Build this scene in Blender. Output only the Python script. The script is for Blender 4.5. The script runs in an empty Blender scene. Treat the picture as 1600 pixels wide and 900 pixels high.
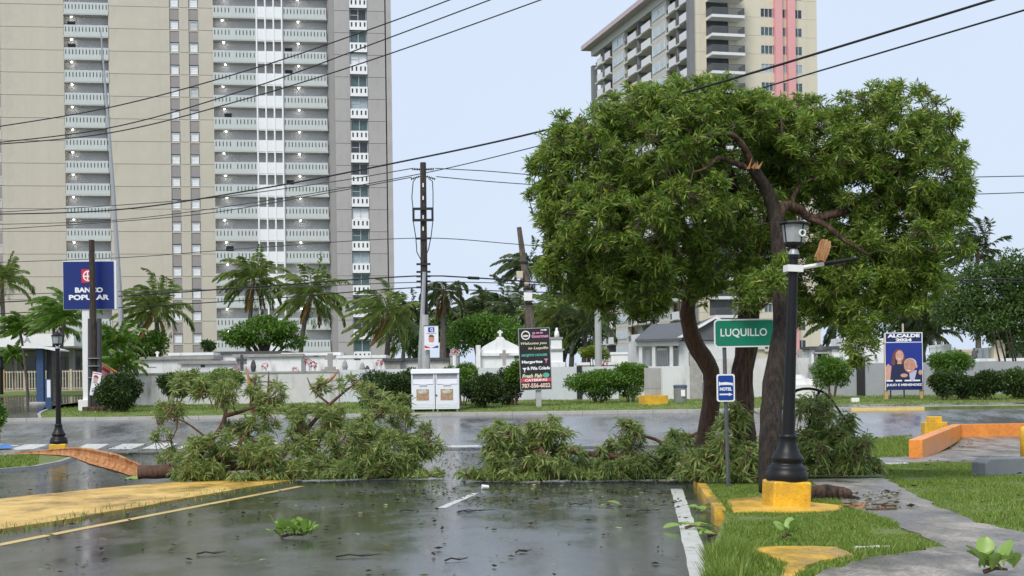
import bpy, bmesh, math, random
import numpy as np
from mathutils import Vector, Matrix

random.seed(7); RNG = np.random.default_rng(11)
SC = bpy.context.scene
COL = SC.collection
R_ = math.radians

# ------------------------------------------------------------------ camera, sky, sun, exposure
FPX = 2300.0      # focal length in photo pixels (photo 1600 px wide)
HC = 1.40         # eye height
ROLL = 0.013
cam = bpy.data.cameras.new('camera'); camo = bpy.data.objects.new('camera', cam); COL.objects.link(camo)
cam.sensor_width = 36.0; cam.lens = 36.0 * FPX / 1600.0
cam.shift_y = 150.0 / 1600.0
cam.clip_end = 6000; cam.clip_start = 0.1
camo.matrix_world = Matrix.Translation((0, 0, HC)) @ Matrix.Rotation(R_(90), 4, 'X') @ Matrix.Rotation(-ROLL, 4, 'Z')
SC.camera = camo

SUN_EL, SUN_AZ = 50.0, 205.0      # degrees; azimuth measured from +Y clockwise: behind the camera, a little left
world = bpy.data.worlds.new('World'); SC.world = world; world.use_nodes = True
nt = world.node_tree; nt.nodes.clear()
wo = nt.nodes.new('ShaderNodeOutputWorld'); bg = nt.nodes.new('ShaderNodeBackground')
sky = nt.nodes.new('ShaderNodeTexSky'); sky.sky_type = 'NISHITA'; sky.sun_disc = False
sky.sun_elevation = R_(SUN_EL); sky.sun_rotation = R_(SUN_AZ); sky.air_density = 1.0; sky.dust_density = 3.0; sky.ozone_density = 1.0
mixc = nt.nodes.new('ShaderNodeMix'); mixc.data_type = 'RGBA'; mixc.inputs[0].default_value = 0.90
cl = nt.nodes.new('ShaderNodeTexNoise'); cl.inputs['Scale'].default_value = 1.6; cl.inputs['Detail'].default_value = 4
crr = nt.nodes.new('ShaderNodeMix'); crr.data_type = 'RGBA'
crr.inputs[6].default_value = (5.0, 5.95, 7.5, 1); crr.inputs[7].default_value = (6.0, 6.7, 7.8, 1)   # even overcast
nt.links.new(cl.outputs['Fac'], crr.inputs[0])
nt.links.new(sky.outputs[0], mixc.inputs[6]); nt.links.new(crr.outputs[2], mixc.inputs[7])
nt.links.new(mixc.outputs[2], bg.inputs[0]); nt.links.new(bg.outputs[0], wo.inputs[0])
bg.inputs[1].default_value = 0.070

sl = bpy.data.lights.new('sun', 'SUN'); sl.energy = 1.5; sl.angle = R_(25); sl.color = (1.0, 0.955, 0.88)
so = bpy.data.objects.new('sun', sl); COL.objects.link(so)
az, el = R_(SUN_AZ), R_(SUN_EL)
sd = Vector((math.sin(az) * math.cos(el), math.cos(az) * math.cos(el), math.sin(el)))
so.rotation_euler = sd.to_track_quat('Z', 'Y').to_euler()
so.location = (0, -20, 40)
vs = SC.view_settings
vs.view_transform = 'Standard'; vs.look = 'None'; vs.gamma = 1.0; vs.use_curve_mapping = False
vs.exposure = 0.92

# ------------------------------------------------------------------ photo pixel -> place
cR, sR = math.cos(ROLL), math.sin(ROLL)
def ray(px, py):
    dx, dy = px - 800.0, py - 600.0
    return (dx * cR - dy * sR) / FPX, (dx * sR + dy * cR) / FPX
def P(px, py, Y):
    u, v = ray(px, py); return Vector((u * Y, Y, HC - v * Y))
KN = [(-40, .86), (0, 0), (48, -1.03), (52, -1.0), (56, -.72), (63, .08), (66, .26), (75, .45), (90, .6), (6000, .6)]
KX = [k[0] for k in KN]; KZ = [k[1] for k in KN]
def gz(Y): return float(np.interp(Y, KX, KZ))
def G(px, py, lift=0.0):
    u, v = ray(px, py); Y = 4.0
    while Y < 140:
        if HC - v * Y <= gz(Y) + lift: break
        Y += 0.05
    return Vector((u * Y, Y, gz(Y) + lift))
def onground(px, Y, lift=0.0):
    """column px, standing on the ground at depth Y"""
    u, v = ray(px, 640); return Vector((u * Y, Y, gz(Y) + lift))
def S(Y): return FPX / Y

# ------------------------------------------------------------------ materials
MATS = {}
def nodes(m):
    m.use_nodes = True; t = m.node_tree; b = t.nodes['Principled BSDF']; return t, b
def mat(name, col, rough=.6, var=.12, scale=6.0, bump=0.0, metal=0.0, spec=.5, stain=None, stain_amt=0.0, stain_scale=1.5, emit=None, alpha=None):
    if name in MATS: return MATS[name]
    m = bpy.data.materials.new(name); t, b = nodes(m); N, L = t.nodes, t.links
    tc = N.new('ShaderNodeTexCoord'); nz = N.new('ShaderNodeTexNoise')
    nz.inputs['Scale'].default_value = scale; nz.inputs['Detail'].default_value = 6; nz.inputs['Roughness'].default_value = .65
    L.new(tc.outputs['Object'], nz.inputs['Vector'])
    mx = N.new('ShaderNodeMix'); mx.data_type = 'RGBA'
    mx.inputs[6].default_value = tuple(c * (1 - var) for c in col) + (1,); mx.inputs[7].default_value = tuple(min(1, c * (1 + var)) for c in col) + (1,)
    cr = N.new('ShaderNodeMapRange'); cr.inputs[1].default_value = .3; cr.inputs[2].default_value = .7
    L.new(nz.outputs['Fac'], cr.inputs[0]); L.new(cr.outputs[0], mx.inputs[0]); out = mx.outputs[2]
    if stain:
        mp = N.new('ShaderNodeMapping'); mp.inputs['Scale'].default_value = (1, 1, .22)
        L.new(tc.outputs['Object'], mp.inputs[0])
        n2 = N.new('ShaderNodeTexNoise'); n2.inputs['Scale'].default_value = stain_scale; n2.inputs['Detail'].default_value = 7; n2.inputs['Roughness'].default_value = .7
        L.new(mp.outputs[0], n2.inputs['Vector'])
        r2 = N.new('ShaderNodeMapRange'); r2.inputs[1].default_value = .52; r2.inputs[2].default_value = .72; r2.inputs[4].default_value = stain_amt
        L.new(n2.outputs['Fac'], r2.inputs[0])
        m2 = N.new('ShaderNodeMix'); m2.data_type = 'RGBA'; m2.inputs[7].default_value = tuple(stain) + (1,)
        L.new(r2.outputs[0], m2.inputs[0]); L.new(out, m2.inputs[6]); out = m2.outputs[2]
    L.new(out, b.inputs['Base Color'])
    b.inputs['Roughness'].default_value = rough; b.inputs['Metallic'].default_value = metal; b.inputs['Specular IOR Level'].default_value = spec
    if bump:
        bp = N.new('ShaderNodeBump'); bp.inputs['Strength'].default_value = bump; bp.inputs['Distance'].default_value = .02
        L.new(nz.outputs['Fac'], bp.inputs['Height']); L.new(bp.outputs[0], b.inputs['Normal'])
    if emit:
        b.inputs['Emission Color'].default_value = tuple(emit[:3]) + (1,); b.inputs['Emission Strength'].default_value = emit[3]
    MATS[name] = m; return m
def leafmat(name, c1, c2, c3=None, rough=.45, trans=.3):
    """leaf colour varies from leaf to leaf"""
    m = bpy.data.materials.new(name); t, b = nodes(m); N, L = t.nodes, t.links
    g = N.new('ShaderNodeNewGeometry'); r = N.new('ShaderNodeValToRGB'); e = r.color_ramp.elements
    e[0].color = c1 + (1,); e[1].color = c2 + (1,)
    if c3:
        e[1].position = .9; x = e.new(1.0); x.color = c3 + (1,)
    L.new(g.outputs['Random Per Island'], r.inputs[0]); L.new(r.outputs[0], b.inputs['Base Color'])
    b.inputs['Roughness'].default_value = rough
    tr = N.new('ShaderNodeBsdfTranslucent'); ms = N.new('ShaderNodeMixShader'); ms.inputs[0].default_value = trans
    L.new(r.outputs[0], tr.inputs[0]); L.new(b.outputs[0], ms.inputs[1]); L.new(tr.outputs[0], ms.inputs[2])
    L.new(ms.outputs[0], N['Material Output'].inputs[0]); MATS[name] = m; return m
def barkmat(name, col, col2):
    m = bpy.data.materials.new(name); t, b = nodes(m); N, L = t.nodes, t.links
    tc = N.new('ShaderNodeTexCoord'); mp = N.new('ShaderNodeMapping'); mp.inputs['Scale'].default_value = (7, 7, 1.1)
    L.new(tc.outputs['Object'], mp.inputs[0]); nz = N.new('ShaderNodeTexNoise'); nz.inputs['Scale'].default_value = 2.4; nz.inputs['Detail'].default_value = 8; nz.inputs['Roughness'].default_value = .7
    L.new(mp.outputs[0], nz.inputs['Vector']); r = N.new('ShaderNodeValToRGB'); r.color_ramp.elements[0].position = .40; r.color_ramp.elements[1].position = .62
    r.color_ramp.elements[0].color = col + (1,); r.color_ramp.elements[1].color = col2 + (1,)
    L.new(nz.outputs['Fac'], r.inputs[0]); L.new(r.outputs[0], b.inputs['Base Color']); b.inputs['Roughness'].default_value = .75
    bp = N.new('ShaderNodeBump'); bp.inputs['Strength'].default_value = 1.0; bp.inputs['Distance'].default_value = .10
    L.new(nz.outputs['Fac'], bp.inputs['Height']); L.new(bp.outputs[0], b.inputs['Normal']); MATS[name] = m; return m

def wet_asphalt(name, c1, c2, r1, r2):
    m = bpy.data.materials.new(name); t, b = nodes(m); N, L = t.nodes, t.links
    tc = N.new('ShaderNodeTexCoord')
    mp = N.new('ShaderNodeMapping'); mp.inputs['Scale'].default_value = (.5, .22, 1); L.new(tc.outputs['Object'], mp.inputs[0])
    n1 = N.new('ShaderNodeTexNoise'); n1.inputs['Scale'].default_value = 1.5; n1.inputs['Detail'].default_value = 10; n1.inputs['Roughness'].default_value = .72
    L.new(mp.outputs[0], n1.inputs['Vector'])
    wet = N.new('ShaderNodeMapRange'); wet.inputs[1].default_value = .36; wet.inputs[2].default_value = .58
    L.new(n1.outputs['Fac'], wet.inputs[0])
    ro = N.new('ShaderNodeMapRange'); ro.inputs[3].default_value = r1; ro.inputs[4].default_value = r2; L.new(wet.outputs[0], ro.inputs[0])
    L.new(ro.outputs[0], b.inputs['Roughness'])
    n2 = N.new('ShaderNodeTexNoise'); n2.inputs['Scale'].default_value = 45; n2.inputs['Detail'].default_value = 4; L.new(tc.outputs['Object'], n2.inputs['Vector'])
    mx = N.new('ShaderNodeMix'); mx.data_type = 'RGBA'; mx.inputs[6].default_value = (c1, c1 * 1.02, c1 * 1.06, 1); mx.inputs[7].default_value = (c2, c2 * 1.01, c2 * 1.03, 1)
    L.new(n2.outputs['Fac'], mx.inputs[0])
    m2 = N.new('ShaderNodeMix'); m2.data_type = 'RGBA'; m2.blend_type = 'MULTIPLY'; m2.inputs[0].default_value = 1
    dk = N.new('ShaderNodeMapRange'); dk.inputs[3].default_value = 1.15; dk.inputs[4].default_value = .6; L.new(wet.outputs[0], dk.inputs[0])
    L.new(mx.outputs[2], m2.inputs[6]); L.new(dk.outputs[0], m2.inputs[7]); L.new(m2.outputs[2], b.inputs['Base Color'])
    bs = N.new('ShaderNodeMapRange'); bs.inputs[3].default_value = .22; bs.inputs[4].default_value = .02; L.new(wet.outputs[0], bs.inputs[0])
    bp = N.new('ShaderNodeBump'); bp.inputs['Distance'].default_value = .004; L.new(bs.outputs[0], bp.inputs['Strength'])
    L.new(n2.outputs['Fac'], bp.inputs['Height']); L.new(bp.outputs[0], b.inputs['Normal'])
    b.inputs['IOR'].default_value = 1.45; b.inputs['Coat Weight'].default_value = .5; b.inputs['Coat IOR'].default_value = 1.33; L.new(ro.outputs[0], b.inputs['Coat Roughness']); MATS[name] = m; return m
wet_asphalt('wet_asphalt', .022, .085, .27, .12)
wet_asphalt('worn_asphalt', .11, .24, .40, .18)
def worn_paint(name, col, under, amt=.5, scale=7, rough=.35):
    m = mat(name, col, rough, .08, 3, stain=under, stain_amt=amt, stain_scale=scale)
    for n in m.node_tree.nodes:
        if n.type == 'MAPPING': n.inputs['Scale'].default_value = (1, 1, 1)
    return m
mat('grass_soil', (.125, .165, .038), .9, .35, 3, bump=.6, stain=(.15, .12, .055), stain_amt=.5, stain_scale=.8)
for n in MATS['grass_soil'].node_tree.nodes:
    if n.type == 'MAPPING': n.inputs['Scale'].default_value = (1, 1, 1)
mat('far_soil', (.07, .10, .035), .95, .3, .4)
def concrete(name, c1, c2, c3, lo=.5, hi=1.4):
    m = bpy.data.materials.new(name); t, b = nodes(m); N, L = t.nodes, t.links; tc = N.new('ShaderNodeTexCoord'); prev = None
    mp = N.new('ShaderNodeMapping'); mp.inputs['Scale'].default_value = (1.0, .45, 1); mp.inputs['Rotation'].default_value = (0, 0, .5); L.new(tc.outputs['Object'], mp.inputs[0])
    n1 = N.new('ShaderNodeTexNoise'); n1.inputs['Scale'].default_value = 1.3; n1.inputs['Detail'].default_value = 9; n1.inputs['Roughness'].default_value = .72; L.new(mp.outputs[0], n1.inputs['Vector'])
    r = N.new('ShaderNodeValToRGB'); e = r.color_ramp.elements; e[0].position = .40; e[0].color = c1 + (1,); e[1].position = .63; e[1].color = c3 + (1,); x = e.new(.52); x.color = c2 + (1,); L.new(n1.outputs['Fac'], r.inputs[0])
    n2 = N.new('ShaderNodeTexNoise'); n2.inputs['Scale'].default_value = 30; n2.inputs['Detail'].default_value = 5; L.new(tc.outputs['Object'], n2.inputs['Vector'])
    mr = N.new('ShaderNodeMapRange'); mr.inputs[1].default_value = .3; mr.inputs[2].default_value = .7; mr.inputs[3].default_value = lo; mr.inputs[4].default_value = hi; L.new(n2.outputs['Fac'], mr.inputs[0])
    mx = N.new('ShaderNodeMix'); mx.data_type = 'RGBA'; mx.blend_type = 'MULTIPLY'; mx.inputs[0].default_value = 1; L.new(r.outputs[0], mx.inputs[6]); L.new(mr.outputs[0], mx.inputs[7]); L.new(mx.outputs[2], b.inputs['Base Color'])
    ro = N.new('ShaderNodeMapRange'); ro.inputs[1].default_value = .4; ro.inputs[2].default_value = .62; ro.inputs[3].default_value = .22; ro.inputs[4].default_value = .6; L.new(n1.outputs['Fac'], ro.inputs[0]); L.new(ro.outputs[0], b.inputs['Roughness'])
    bp = N.new('ShaderNodeBump'); bp.inputs['Strength'].default_value = .35; bp.inputs['Distance'].default_value = .01; L.new(n2.outputs['Fac'], bp.inputs['Height']); L.new(bp.outputs[0], b.inputs['Normal']); MATS[name] = m
concrete('concrete_path', (.075, .062, .050), (.21, .185, .155), (.36, .325, .28))
concrete('median_yellow', (.40, .25, .06), (.62, .38, .07), (.72, .50, .16), .82, 1.12)
worn_paint('kerb_concrete', (.38, .37, .34), (.16, .15, .13), .6, 2, .5)
worn_paint('line_yellow', (.70, .50, .16), (.30, .24, .12), .5, 5, .3)
worn_paint('line_white', (.62, .62, .58), (.12, .12, .12), .75, 5, .35)
worn_paint('blue_paint', (.06, .20, .50), (.15, .15, .16), .5, 5, .4)
concrete('orange_paint', (.66, .23, .05), (.84, .29, .045), (.88, .35, .08), .82, 1.12)
concrete('block_yellow', (.56, .33, .05), (.77, .44, .02), (.83, .50, .04), .82, 1.12)
concrete('yellow_paint', (.42, .27, .07), (.68, .40, .04), (.76, .48, .08), .82, 1.12)
mat('black_iron', (.008, .008, .009), .42, .2, 12, spec=.3)
mat('white_paint', (.78, .78, .77), .5, .04, 3, stain=(.50, .49, .46), stain_amt=.25)
mat('bin_white', (.74, .76, .80), .35, .03, 2, stain=(.52, .5, .46), stain_amt=.3, stain_scale=2)
mat('chute_dark', (.35, .36, .38), .5, .1)
mat('tomb_white', (.80, .80, .80), .7, .05, 2, stain=(.27, .26, .24), stain_amt=.75, stain_scale=1.6)
mat('tomb_grey', (.34, .33, .31), .8, .2, 4, stain=(.12, .12, .11), stain_amt=.6)
mat('dark_stone', (.07, .07, .07), .7, .3, 6)
mat('wall_stained', (.60, .59, .58), .8, .08, 2, stain=(.20, .19, .17), stain_amt=.75, stain_scale=1.8)
mat('wall_white', (.60, .62, .65), .8, .05, 2, stain=(.36, .37, .38), stain_amt=.6)
mat('wall_grey', (.33, .34, .36), .8, .06, 2, stain=(.22, .22, .23), stain_amt=.4)
mat('black_paint', (.02, .02, .022), .5, .1)
mat('galvanized', (.36, .37, .38), .45, .1, 8, metal=.3)
mat('steel_post', (.12, .125, .13), .45, .2, 12, metal=.4)
barkmat('pole_wood', (.022, .016, .012), (.085, .06, .045))
barkmat('pole_wood_pale', (.07, .055, .042), (.20, .16, .12))
mat('pole_concrete', (.40, .40, .39), .8, .1, 4, stain=(.2, .2, .18), stain_amt=.4)
mat('wire_black', (.012, .012, .013), .55, .1)
mat('wire_grey', (.05, .05, .055), .55, .1)
barkmat('bark_brown', (.022, .012, .008), (.17, .092, .058))
barkmat('bark_dark', (.010, .007, .005), (.065, .042, .030))
barkmat('bark_smooth', (.10, .052, .032), (.20, .105, .065))
barkmat('palm_bark', (.05, .042, .034), (.17, .145, .12))
barkmat('split_wood', (.42, .17, .055), (.74, .40, .19))
mat('twig_brown', (.15, .085, .05), .7, .2, 5); mat('twig_dark', (.06, .04, .026), .7, .2, 5)
leafmat('leaf_main', (.085, .180, .022), (.300, .410, .065), (.54, .50, .12), trans=.45)
leafmat('leaf_fallen', (.130, .215, .052), (.380, .460, .140), (.56, .50, .20), trans=.45)
leafmat('leaf_dark', (.028, .075, .014), (.095, .165, .030), (.17, .23, .05))
leafmat('leaf_bush', (.020, .052, .012), (.060, .110, .018), (.11, .11, .03))
leafmat('leaf_bright', (.050, .135, .014), (.150, .280, .030), (.27, .36, .06), trans=.36)
leafmat('leaf_yellow', (.14, .20, .018), (.26, .32, .03))
leafmat('leaf_fresh', (.16, .30, .04), (.34, .48, .12), rough=.35)
leafmat('palm_green', (.075, .135, .025), (.20, .26, .055), (.34, .31, .09), trans=.4)
leafmat('palm_bright', (.065, .16, .012), (.15, .27, .03), (.25, .33, .05))
leafmat('palm_dark', (.038, .068, .022), (.105, .140, .046), (.19, .16, .065), trans=.38)
leafmat('palm_dead', (.16, .11, .035), (.28, .18, .05))
leafmat('grass_blade', (.105, .190, .020), (.230, .320, .050), (.38, .33, .12), trans=.3)
leafmat('litter', (.035, .030, .016), (.13, .13, .045), (.36, .34, .15), trans=.05)
mat('beige_panel', (.52, .475, .395), .8, .05, .5, stain=(.43, .385, .315), stain_amt=.5, stain_scale=1.0)
mat('grey_panel', (.40, .38, .37), .8, .05, .5, stain=(.29, .27, .26), stain_amt=.6, stain_scale=1.0)
mat('grey_side', (.27, .26, .255), .8, .05, .5)
mat('joint_dark', (.27, .25, .22), .9, .1)
mat('spandrel', (.30, .275, .27), .8, .05, 1)
mat('recess_wall', (.72, .71, .705), .85, .05, 1)
mat('parapet', (.53, .56, .545), .7, .04, 1, stain=(.48, .50, .49), stain_amt=.3)
mat('screen_white', (.80, .80, .81), .6, .03, 1)
mat('slab_under', (.55, .54, .53), .9, .05)
mat('blind_white', (.82, .83, .86), .5, .05, 2)
mat('win_frame', (.55, .56, .57), .5, .05)
mat('glass_green', (.10, .16, .165), .12, .35, .6)
mat('glass_dark', (.06, .07, .075), .1, .3, .6)
mat('glass_pale', (.42, .50, .54), .15, .15, .6)
mat('door_dark', (.03, .03, .032), .5, .1)
mat('lamp_lit', (1, 1, 1), .5, 0, emit=(1, .97, .9, 9.0)); mat('cabinet_grey', (.40, .385, .36), .7, .1, 3, stain=(.22, .2, .18), stain_amt=.6)
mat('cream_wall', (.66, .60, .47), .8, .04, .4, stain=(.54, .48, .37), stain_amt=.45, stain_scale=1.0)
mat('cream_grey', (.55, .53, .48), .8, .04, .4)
mat('pillar_grey', (.20, .20, .21), .8, .06, 1)
mat('pink_paint', (.74, .36, .36), .7, .05, .6)
mat('pink_roof', (.52, .42, .43), .7, .06, .6)
mat('rail_dark', (.11, .115, .12), .5, .1)
mat('balcony_white', (.70, .70, .70), .7, .05, .6)
mat('bank_blue', (.004, .020, .155), .35, .04, 1)
mat('logo_red', (.62, .02, .035), .4, .05)
mat('letter_white', (.85, .85, .86), .45, .02)
mat('sign_green', (.0, .205, .115), .4, .03)
mat('sign_blue', (.006, .05, .30), .4, .05)
mat('sign_black', (.016, .015, .016), .45, .2)
mat('letter_pink', (.62, .25, .42), .5, .04); mat('letter_teal', (.10, .42, .32), .5, .04); mat('letter_cream', (.75, .68, .45), .5, .04)
mat('letter_peach', (.80, .56, .46), .5, .04); mat('banner_red', (.62, .06, .10), .5, .06)
mat('poster_blue', (.012, .030, .26), .4, .12, 2); mat('poster_navy', (.010, .018, .12), .4, .05)
mat('skin_a', (.62, .33, .25), .5, .06); mat('skin_b', (.52, .26, .19), .5, .06); mat('hair_brown', (.16, .06, .045), .5, .15); mat('hair_white', (.62, .55, .52), .5, .1)
mat('cloth_navy', (.012, .018, .06), .6, .1); mat('shirt_lilac', (.50, .46, .66), .6, .05)
mat('poster_white', (.74, .75, .80), .5, .03); mat('poster_pinkish', (.70, .42, .46), .5, .1); mat('dark_ink', (.03, .03, .04), .5)
mat('raw_wood', (.50, .31, .13), .7, .15, 5)
mat('roof_grey', (.10, .105, .115), .75, .12, 3)
mat('house_white', (.66, .66, .66), .7, .05, 2, stain=(.28, .27, .25), stain_amt=.5)
mat('shelter_blue', (.030, .07, .16), .45, .1)
mat('trash_grey', (.20, .21, .20), .6, .1); mat('trash_lid', (.08, .11, .15), .5, .1)
mat('fence_cream', (.55, .48, .36), .6, .08)
mat('photo_tan', (.38, .24, .15), .4, .5, 9); mat('photo_pale', (.52, .50, .40), .4, .3, 9)
mat('lantern_glass', (.34, .36, .36), .18, .12, 5); mat('flower_red', (.45, .06, .09), .6, .3); mat('flower_pink', (.65, .30, .33), .6, .3)
mat('block_grey', (.20, .215, .235), .7, .1, 4, stain=(.12, .12, .13), stain_amt=.4)
mat('foam_white', (.8, .8, .8), .5, .02)

# ------------------------------------------------------------------ mesh helpers
class MB:
    def __init__(s): s.v = []; s.f = []
    def add(s, vs_, fs):
        o = len(s.v); s.v += [tuple(v) for v in vs_]; s.f += [tuple(i + o for i in f) for f in fs]; return s
    def box(s, x0, x1, y0, y1, z0, z1):
        return s.add([(x0, y0, z0), (x1, y0, z0), (x1, y1, z0), (x0, y1, z0), (x0, y0, z1), (x1, y0, z1), (x1, y1, z1), (x0, y1, z1)],
                     [(3, 2, 1, 0), (4, 5, 6, 7), (0, 1, 5, 4), (1, 2, 6, 5), (2, 3, 7, 6), (3, 0, 4, 7)])
    def prism(s, poly, y0, y1):
        """outline in x,z pushed from y0 to y1"""
        n = len(poly)
        return s.add([(x, y0, z) for x, z in poly] + [(x, y1, z) for x, z in poly],
                     [tuple(range(n)), tuple(range(2 * n - 1, n - 1, -1))] + [(i, i + n, (i + 1) % n + n, (i + 1) % n) for i in range(n)])
    def lathe(s, prof, n=16, cx=0, cy=0, ribs=0):
        k = len(prof); vs_ = []
        for r, z in prof:
            for i in range(n):
                a = 2 * math.pi * i / n; vs_.append((cx + r * math.cos(a), cy + r * math.sin(a), z))
        fs = [(j * n + i, j * n + (i + 1) % n, (j + 1) * n + (i + 1) % n, (j + 1) * n + i) for j in range(k - 1) for i in range(n)]
        fs += [tuple(range(n - 1, -1, -1)), tuple(range((k - 1) * n, k * n))]
        return s.add(vs_, fs)
    def tube(s, pts, rad, n=6, wob=0.0):
        pts = [Vector(p) for p in pts]; k = len(pts); vs_ = []
        t0 = (pts[1] - pts[0]).normalized(); up = Vector((0, 0, 1)) if abs(t0.z) < .9 else Vector((1, 0, 0))
        a = t0.cross(up).normalized()
        for i, p in enumerate(pts):
            t = (pts[min(i + 1, k - 1)] - pts[max(i - 1, 0)]).normalized()
            a = (a - t * a.dot(t)).normalized(); b = t.cross(a); r = rad[i] if hasattr(rad, '__len__') else rad
            for j in range(n):
                an = 2 * math.pi * j / n; rr = r * (1 + (random.uniform(-wob, wob) if wob else 0))
                vs_.append(p + (a * math.cos(an) + b * math.sin(an)) * rr)
        fs = [(j * n + i, j * n + (i + 1) % n, (j + 1) * n + (i + 1) % n, (j + 1) * n + i) for j in range(k - 1) for i in range(n)]
        fs += [tuple(range(n - 1, -1, -1)), tuple(range((k - 1) * n, k * n))]
        return s.add(vs_, fs)
    def mesh(s, name, m, smooth=False, off=None):
        me = bpy.data.meshes.new(name)
        v = s.v if off is None else [(x - off[0], y - off[1], z - off[2]) for x, y, z in s.v]
        me.from_pydata(v, [], s.f); me.materials.append(MATS[m] if isinstance(m, str) else m)
        if smooth: me.polygons.foreach_set('use_smooth', [True] * len(me.polygons))
        me.update(); return me
    def build(s, name, m, parent=None, smooth=False, world_coords=False, loc=None, bevel=0.0):
        off = None
        if world_coords: off = parent.location if parent else (loc or (0, 0, 0))
        me = s.mesh(name, m, smooth, off); o = link(name, me, parent)
        if world_coords and not parent and loc is not None: o.location = loc
        elif loc is not None and not world_coords: o.location = loc
        if bevel:
            bm = bmesh.new(); bm.from_mesh(me); bmesh.ops.remove_doubles(bm, verts=bm.verts, dist=1e-5)
            bmesh.ops.bevel(bm, geom=[e for e in bm.edges if len(e.link_faces) == 2 and e.calc_face_angle() > .5], offset=bevel, segments=2, profile=.5, affect='EDGES')
            bm.to_mesh(me); bm.free()
        return o
def link(name, me, parent=None, loc=None):
    o = bpy.data.objects.new(name, me); COL.objects.link(o)
    if parent is not None: o.parent = parent
    if loc is not None: o.location = loc
    return o
def tag(o, label=None, cat=None, group=None, kind=None):
    if label: o['label'] = label
    if cat: o['category'] = cat
    if group: o['group'] = group
    if kind: o['kind'] = kind
    return o
def thing(name, label, cat, loc=(0, 0, 0), rz=0.0, group=None, kind=None):
    o = bpy.data.objects.new(name, None); COL.objects.link(o); o.location = loc; o.rotation_euler = (0, 0, rz); o.empty_display_size = .2
    return tag(o, label, cat, group, kind)
def boxm(name, m, parent, *b, bevel=0.0, loc=None): return MB().box(*b).build(name, m, parent, bevel=bevel, loc=loc)
def np_mesh(name, V, F, m):
    """V (n,3), F (k,3) triangles"""
    me = bpy.data.meshes.new(name); V = np.asarray(V, np.float32); F = np.asarray(F, np.int32)
    me.vertices.add(len(V)); me.vertices.foreach_set('co', V.ravel())
    me.loops.add(F.size); me.loops.foreach_set('vertex_index', F.ravel())
    me.polygons.add(len(F)); me.polygons.foreach_set('loop_start', np.arange(0, F.size, 3, dtype=np.int32))
    try: me.polygons.foreach_set('loop_total', np.full(len(F), 3, np.int32))
    except Exception: pass
    me.materials.append(MATS[m]); me.update(calc_edges=True); me.validate(); return me
def text_part(name, txt, m, parent, cx, cz, w, h, y=-.01, bold=.0, depth=.004, shear=0.0):
    cu = bpy.data.curves.new('t', 'FONT'); cu.body = txt; cu.extrude = .01; cu.offset = bold; cu.shear = shear; cu.resolution_u = 3
    o = bpy.data.objects.new('t', cu); COL.objects.link(o)
    dg = bpy.context.evaluated_depsgraph_get(); dg.update()
    me = bpy.data.meshes.new_from_object(o.evaluated_get(dg)); bpy.data.objects.remove(o); bpy.data.curves.remove(cu)
    n = len(me.vertices); co = np.zeros(n * 3, np.float32); me.vertices.foreach_get('co', co); co = co.reshape(-1, 3)
    lo, hi = co.min(0), co.max(0); sx = w / max(hi[0] - lo[0], 1e-6); sz = h / max(hi[1] - lo[1], 1e-6)
    out = np.stack([(co[:, 0] - (lo[0] + hi[0]) / 2) * sx + cx, y - co[:, 2] / .01 * depth * .5, (co[:, 1] - (lo[1] + hi[1]) / 2) * sz + cz], 1)
    me.vertices.foreach_set('co', out.astype(np.float32).ravel()); me.materials.clear(); me.materials.append(MATS[m]); me.update()
    me.name = name
    return link(name, me, parent)
def disc(cx, cz, rx, rz, n=20, a0=0, a1=2 * math.pi):
    return [(cx + rx * math.cos(a0 + (a1 - a0) * i / n), cz + rz * math.sin(a0 + (a1 - a0) * i / n)) for i in range(n)]
def flat(name, m, parent, poly, y0, t=.004): return MB().prism(poly, y0, y0 - t).build(name, m, parent)

# ---- vegetation helpers
def leaf_arrays(p, d, L, W, droop=.15):
    """curved, folded leaf blades; p,d (n,3), L,W (n,)"""
    n = len(p); d = d / np.linalg.norm(d, axis=1, keepdims=True)
    rnd = RNG.normal(size=(n, 3)); side = np.cross(d, rnd); side /= np.linalg.norm(side, axis=1, keepdims=True) + 1e-9
    nor = np.cross(side, d); L = L[:, None]; W = W[:, None]
    dz = np.zeros((n, 3)); dz[:, 2] = -1
    mid = p + d * L * .5 + dz * L * droop * .25
    tip = p + d * L + dz * L * droop
    l = mid + side * W * .5 + nor * W * .18; r = mid - side * W * .5 + nor * W * .18
    V = np.stack([p, l, mid, r, tip], 1).reshape(-1, 3); b = (np.arange(n) * 5)[:, None]
    F = np.concatenate([b + np.array([[0, 2, 1]]), b + np.array([[0, 3, 2]]), b + np.array([[1, 2, 4]]), b + np.array([[2, 3, 4]])], 0)
    return V, F
def whorls(C, A, nl, L, W, droop=.2, spread=(.5, 1.5), jit=.05):
    """rosettes of long leaves around twig ends C pointing along A"""
    m = len(C); idx = np.repeat(np.arange(m), nl); n = len(idx); a = A[idx]
    r = RNG.normal(size=(n, 3)); pr = r - a * (r * a).sum(1, keepdims=True); pr /= np.linalg.norm(pr, axis=1, keepdims=True) + 1e-9
    th = RNG.uniform(spread[0], spread[1], n)[:, None]
    d = a * np.cos(th) + pr * np.sin(th); p = C[idx] - a * RNG.uniform(0, .16, n)[:, None] + RNG.normal(size=(n, 3)) * jit * .3
    return leaf_arrays(p, d, L * RNG.uniform(.45, 1.3, n), W * RNG.uniform(.7, 1.25, n), droop)
def ell_points(n, c, r, shell=.45):
    d = RNG.normal(size=(n, 3)); d /= np.linalg.norm(d, axis=1, keepdims=True)
    rad = RNG.uniform(shell ** 3, 1, n) ** (1 / 3)
    return np.array(c) + d * rad[:, None] * np.array(r), d
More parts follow.
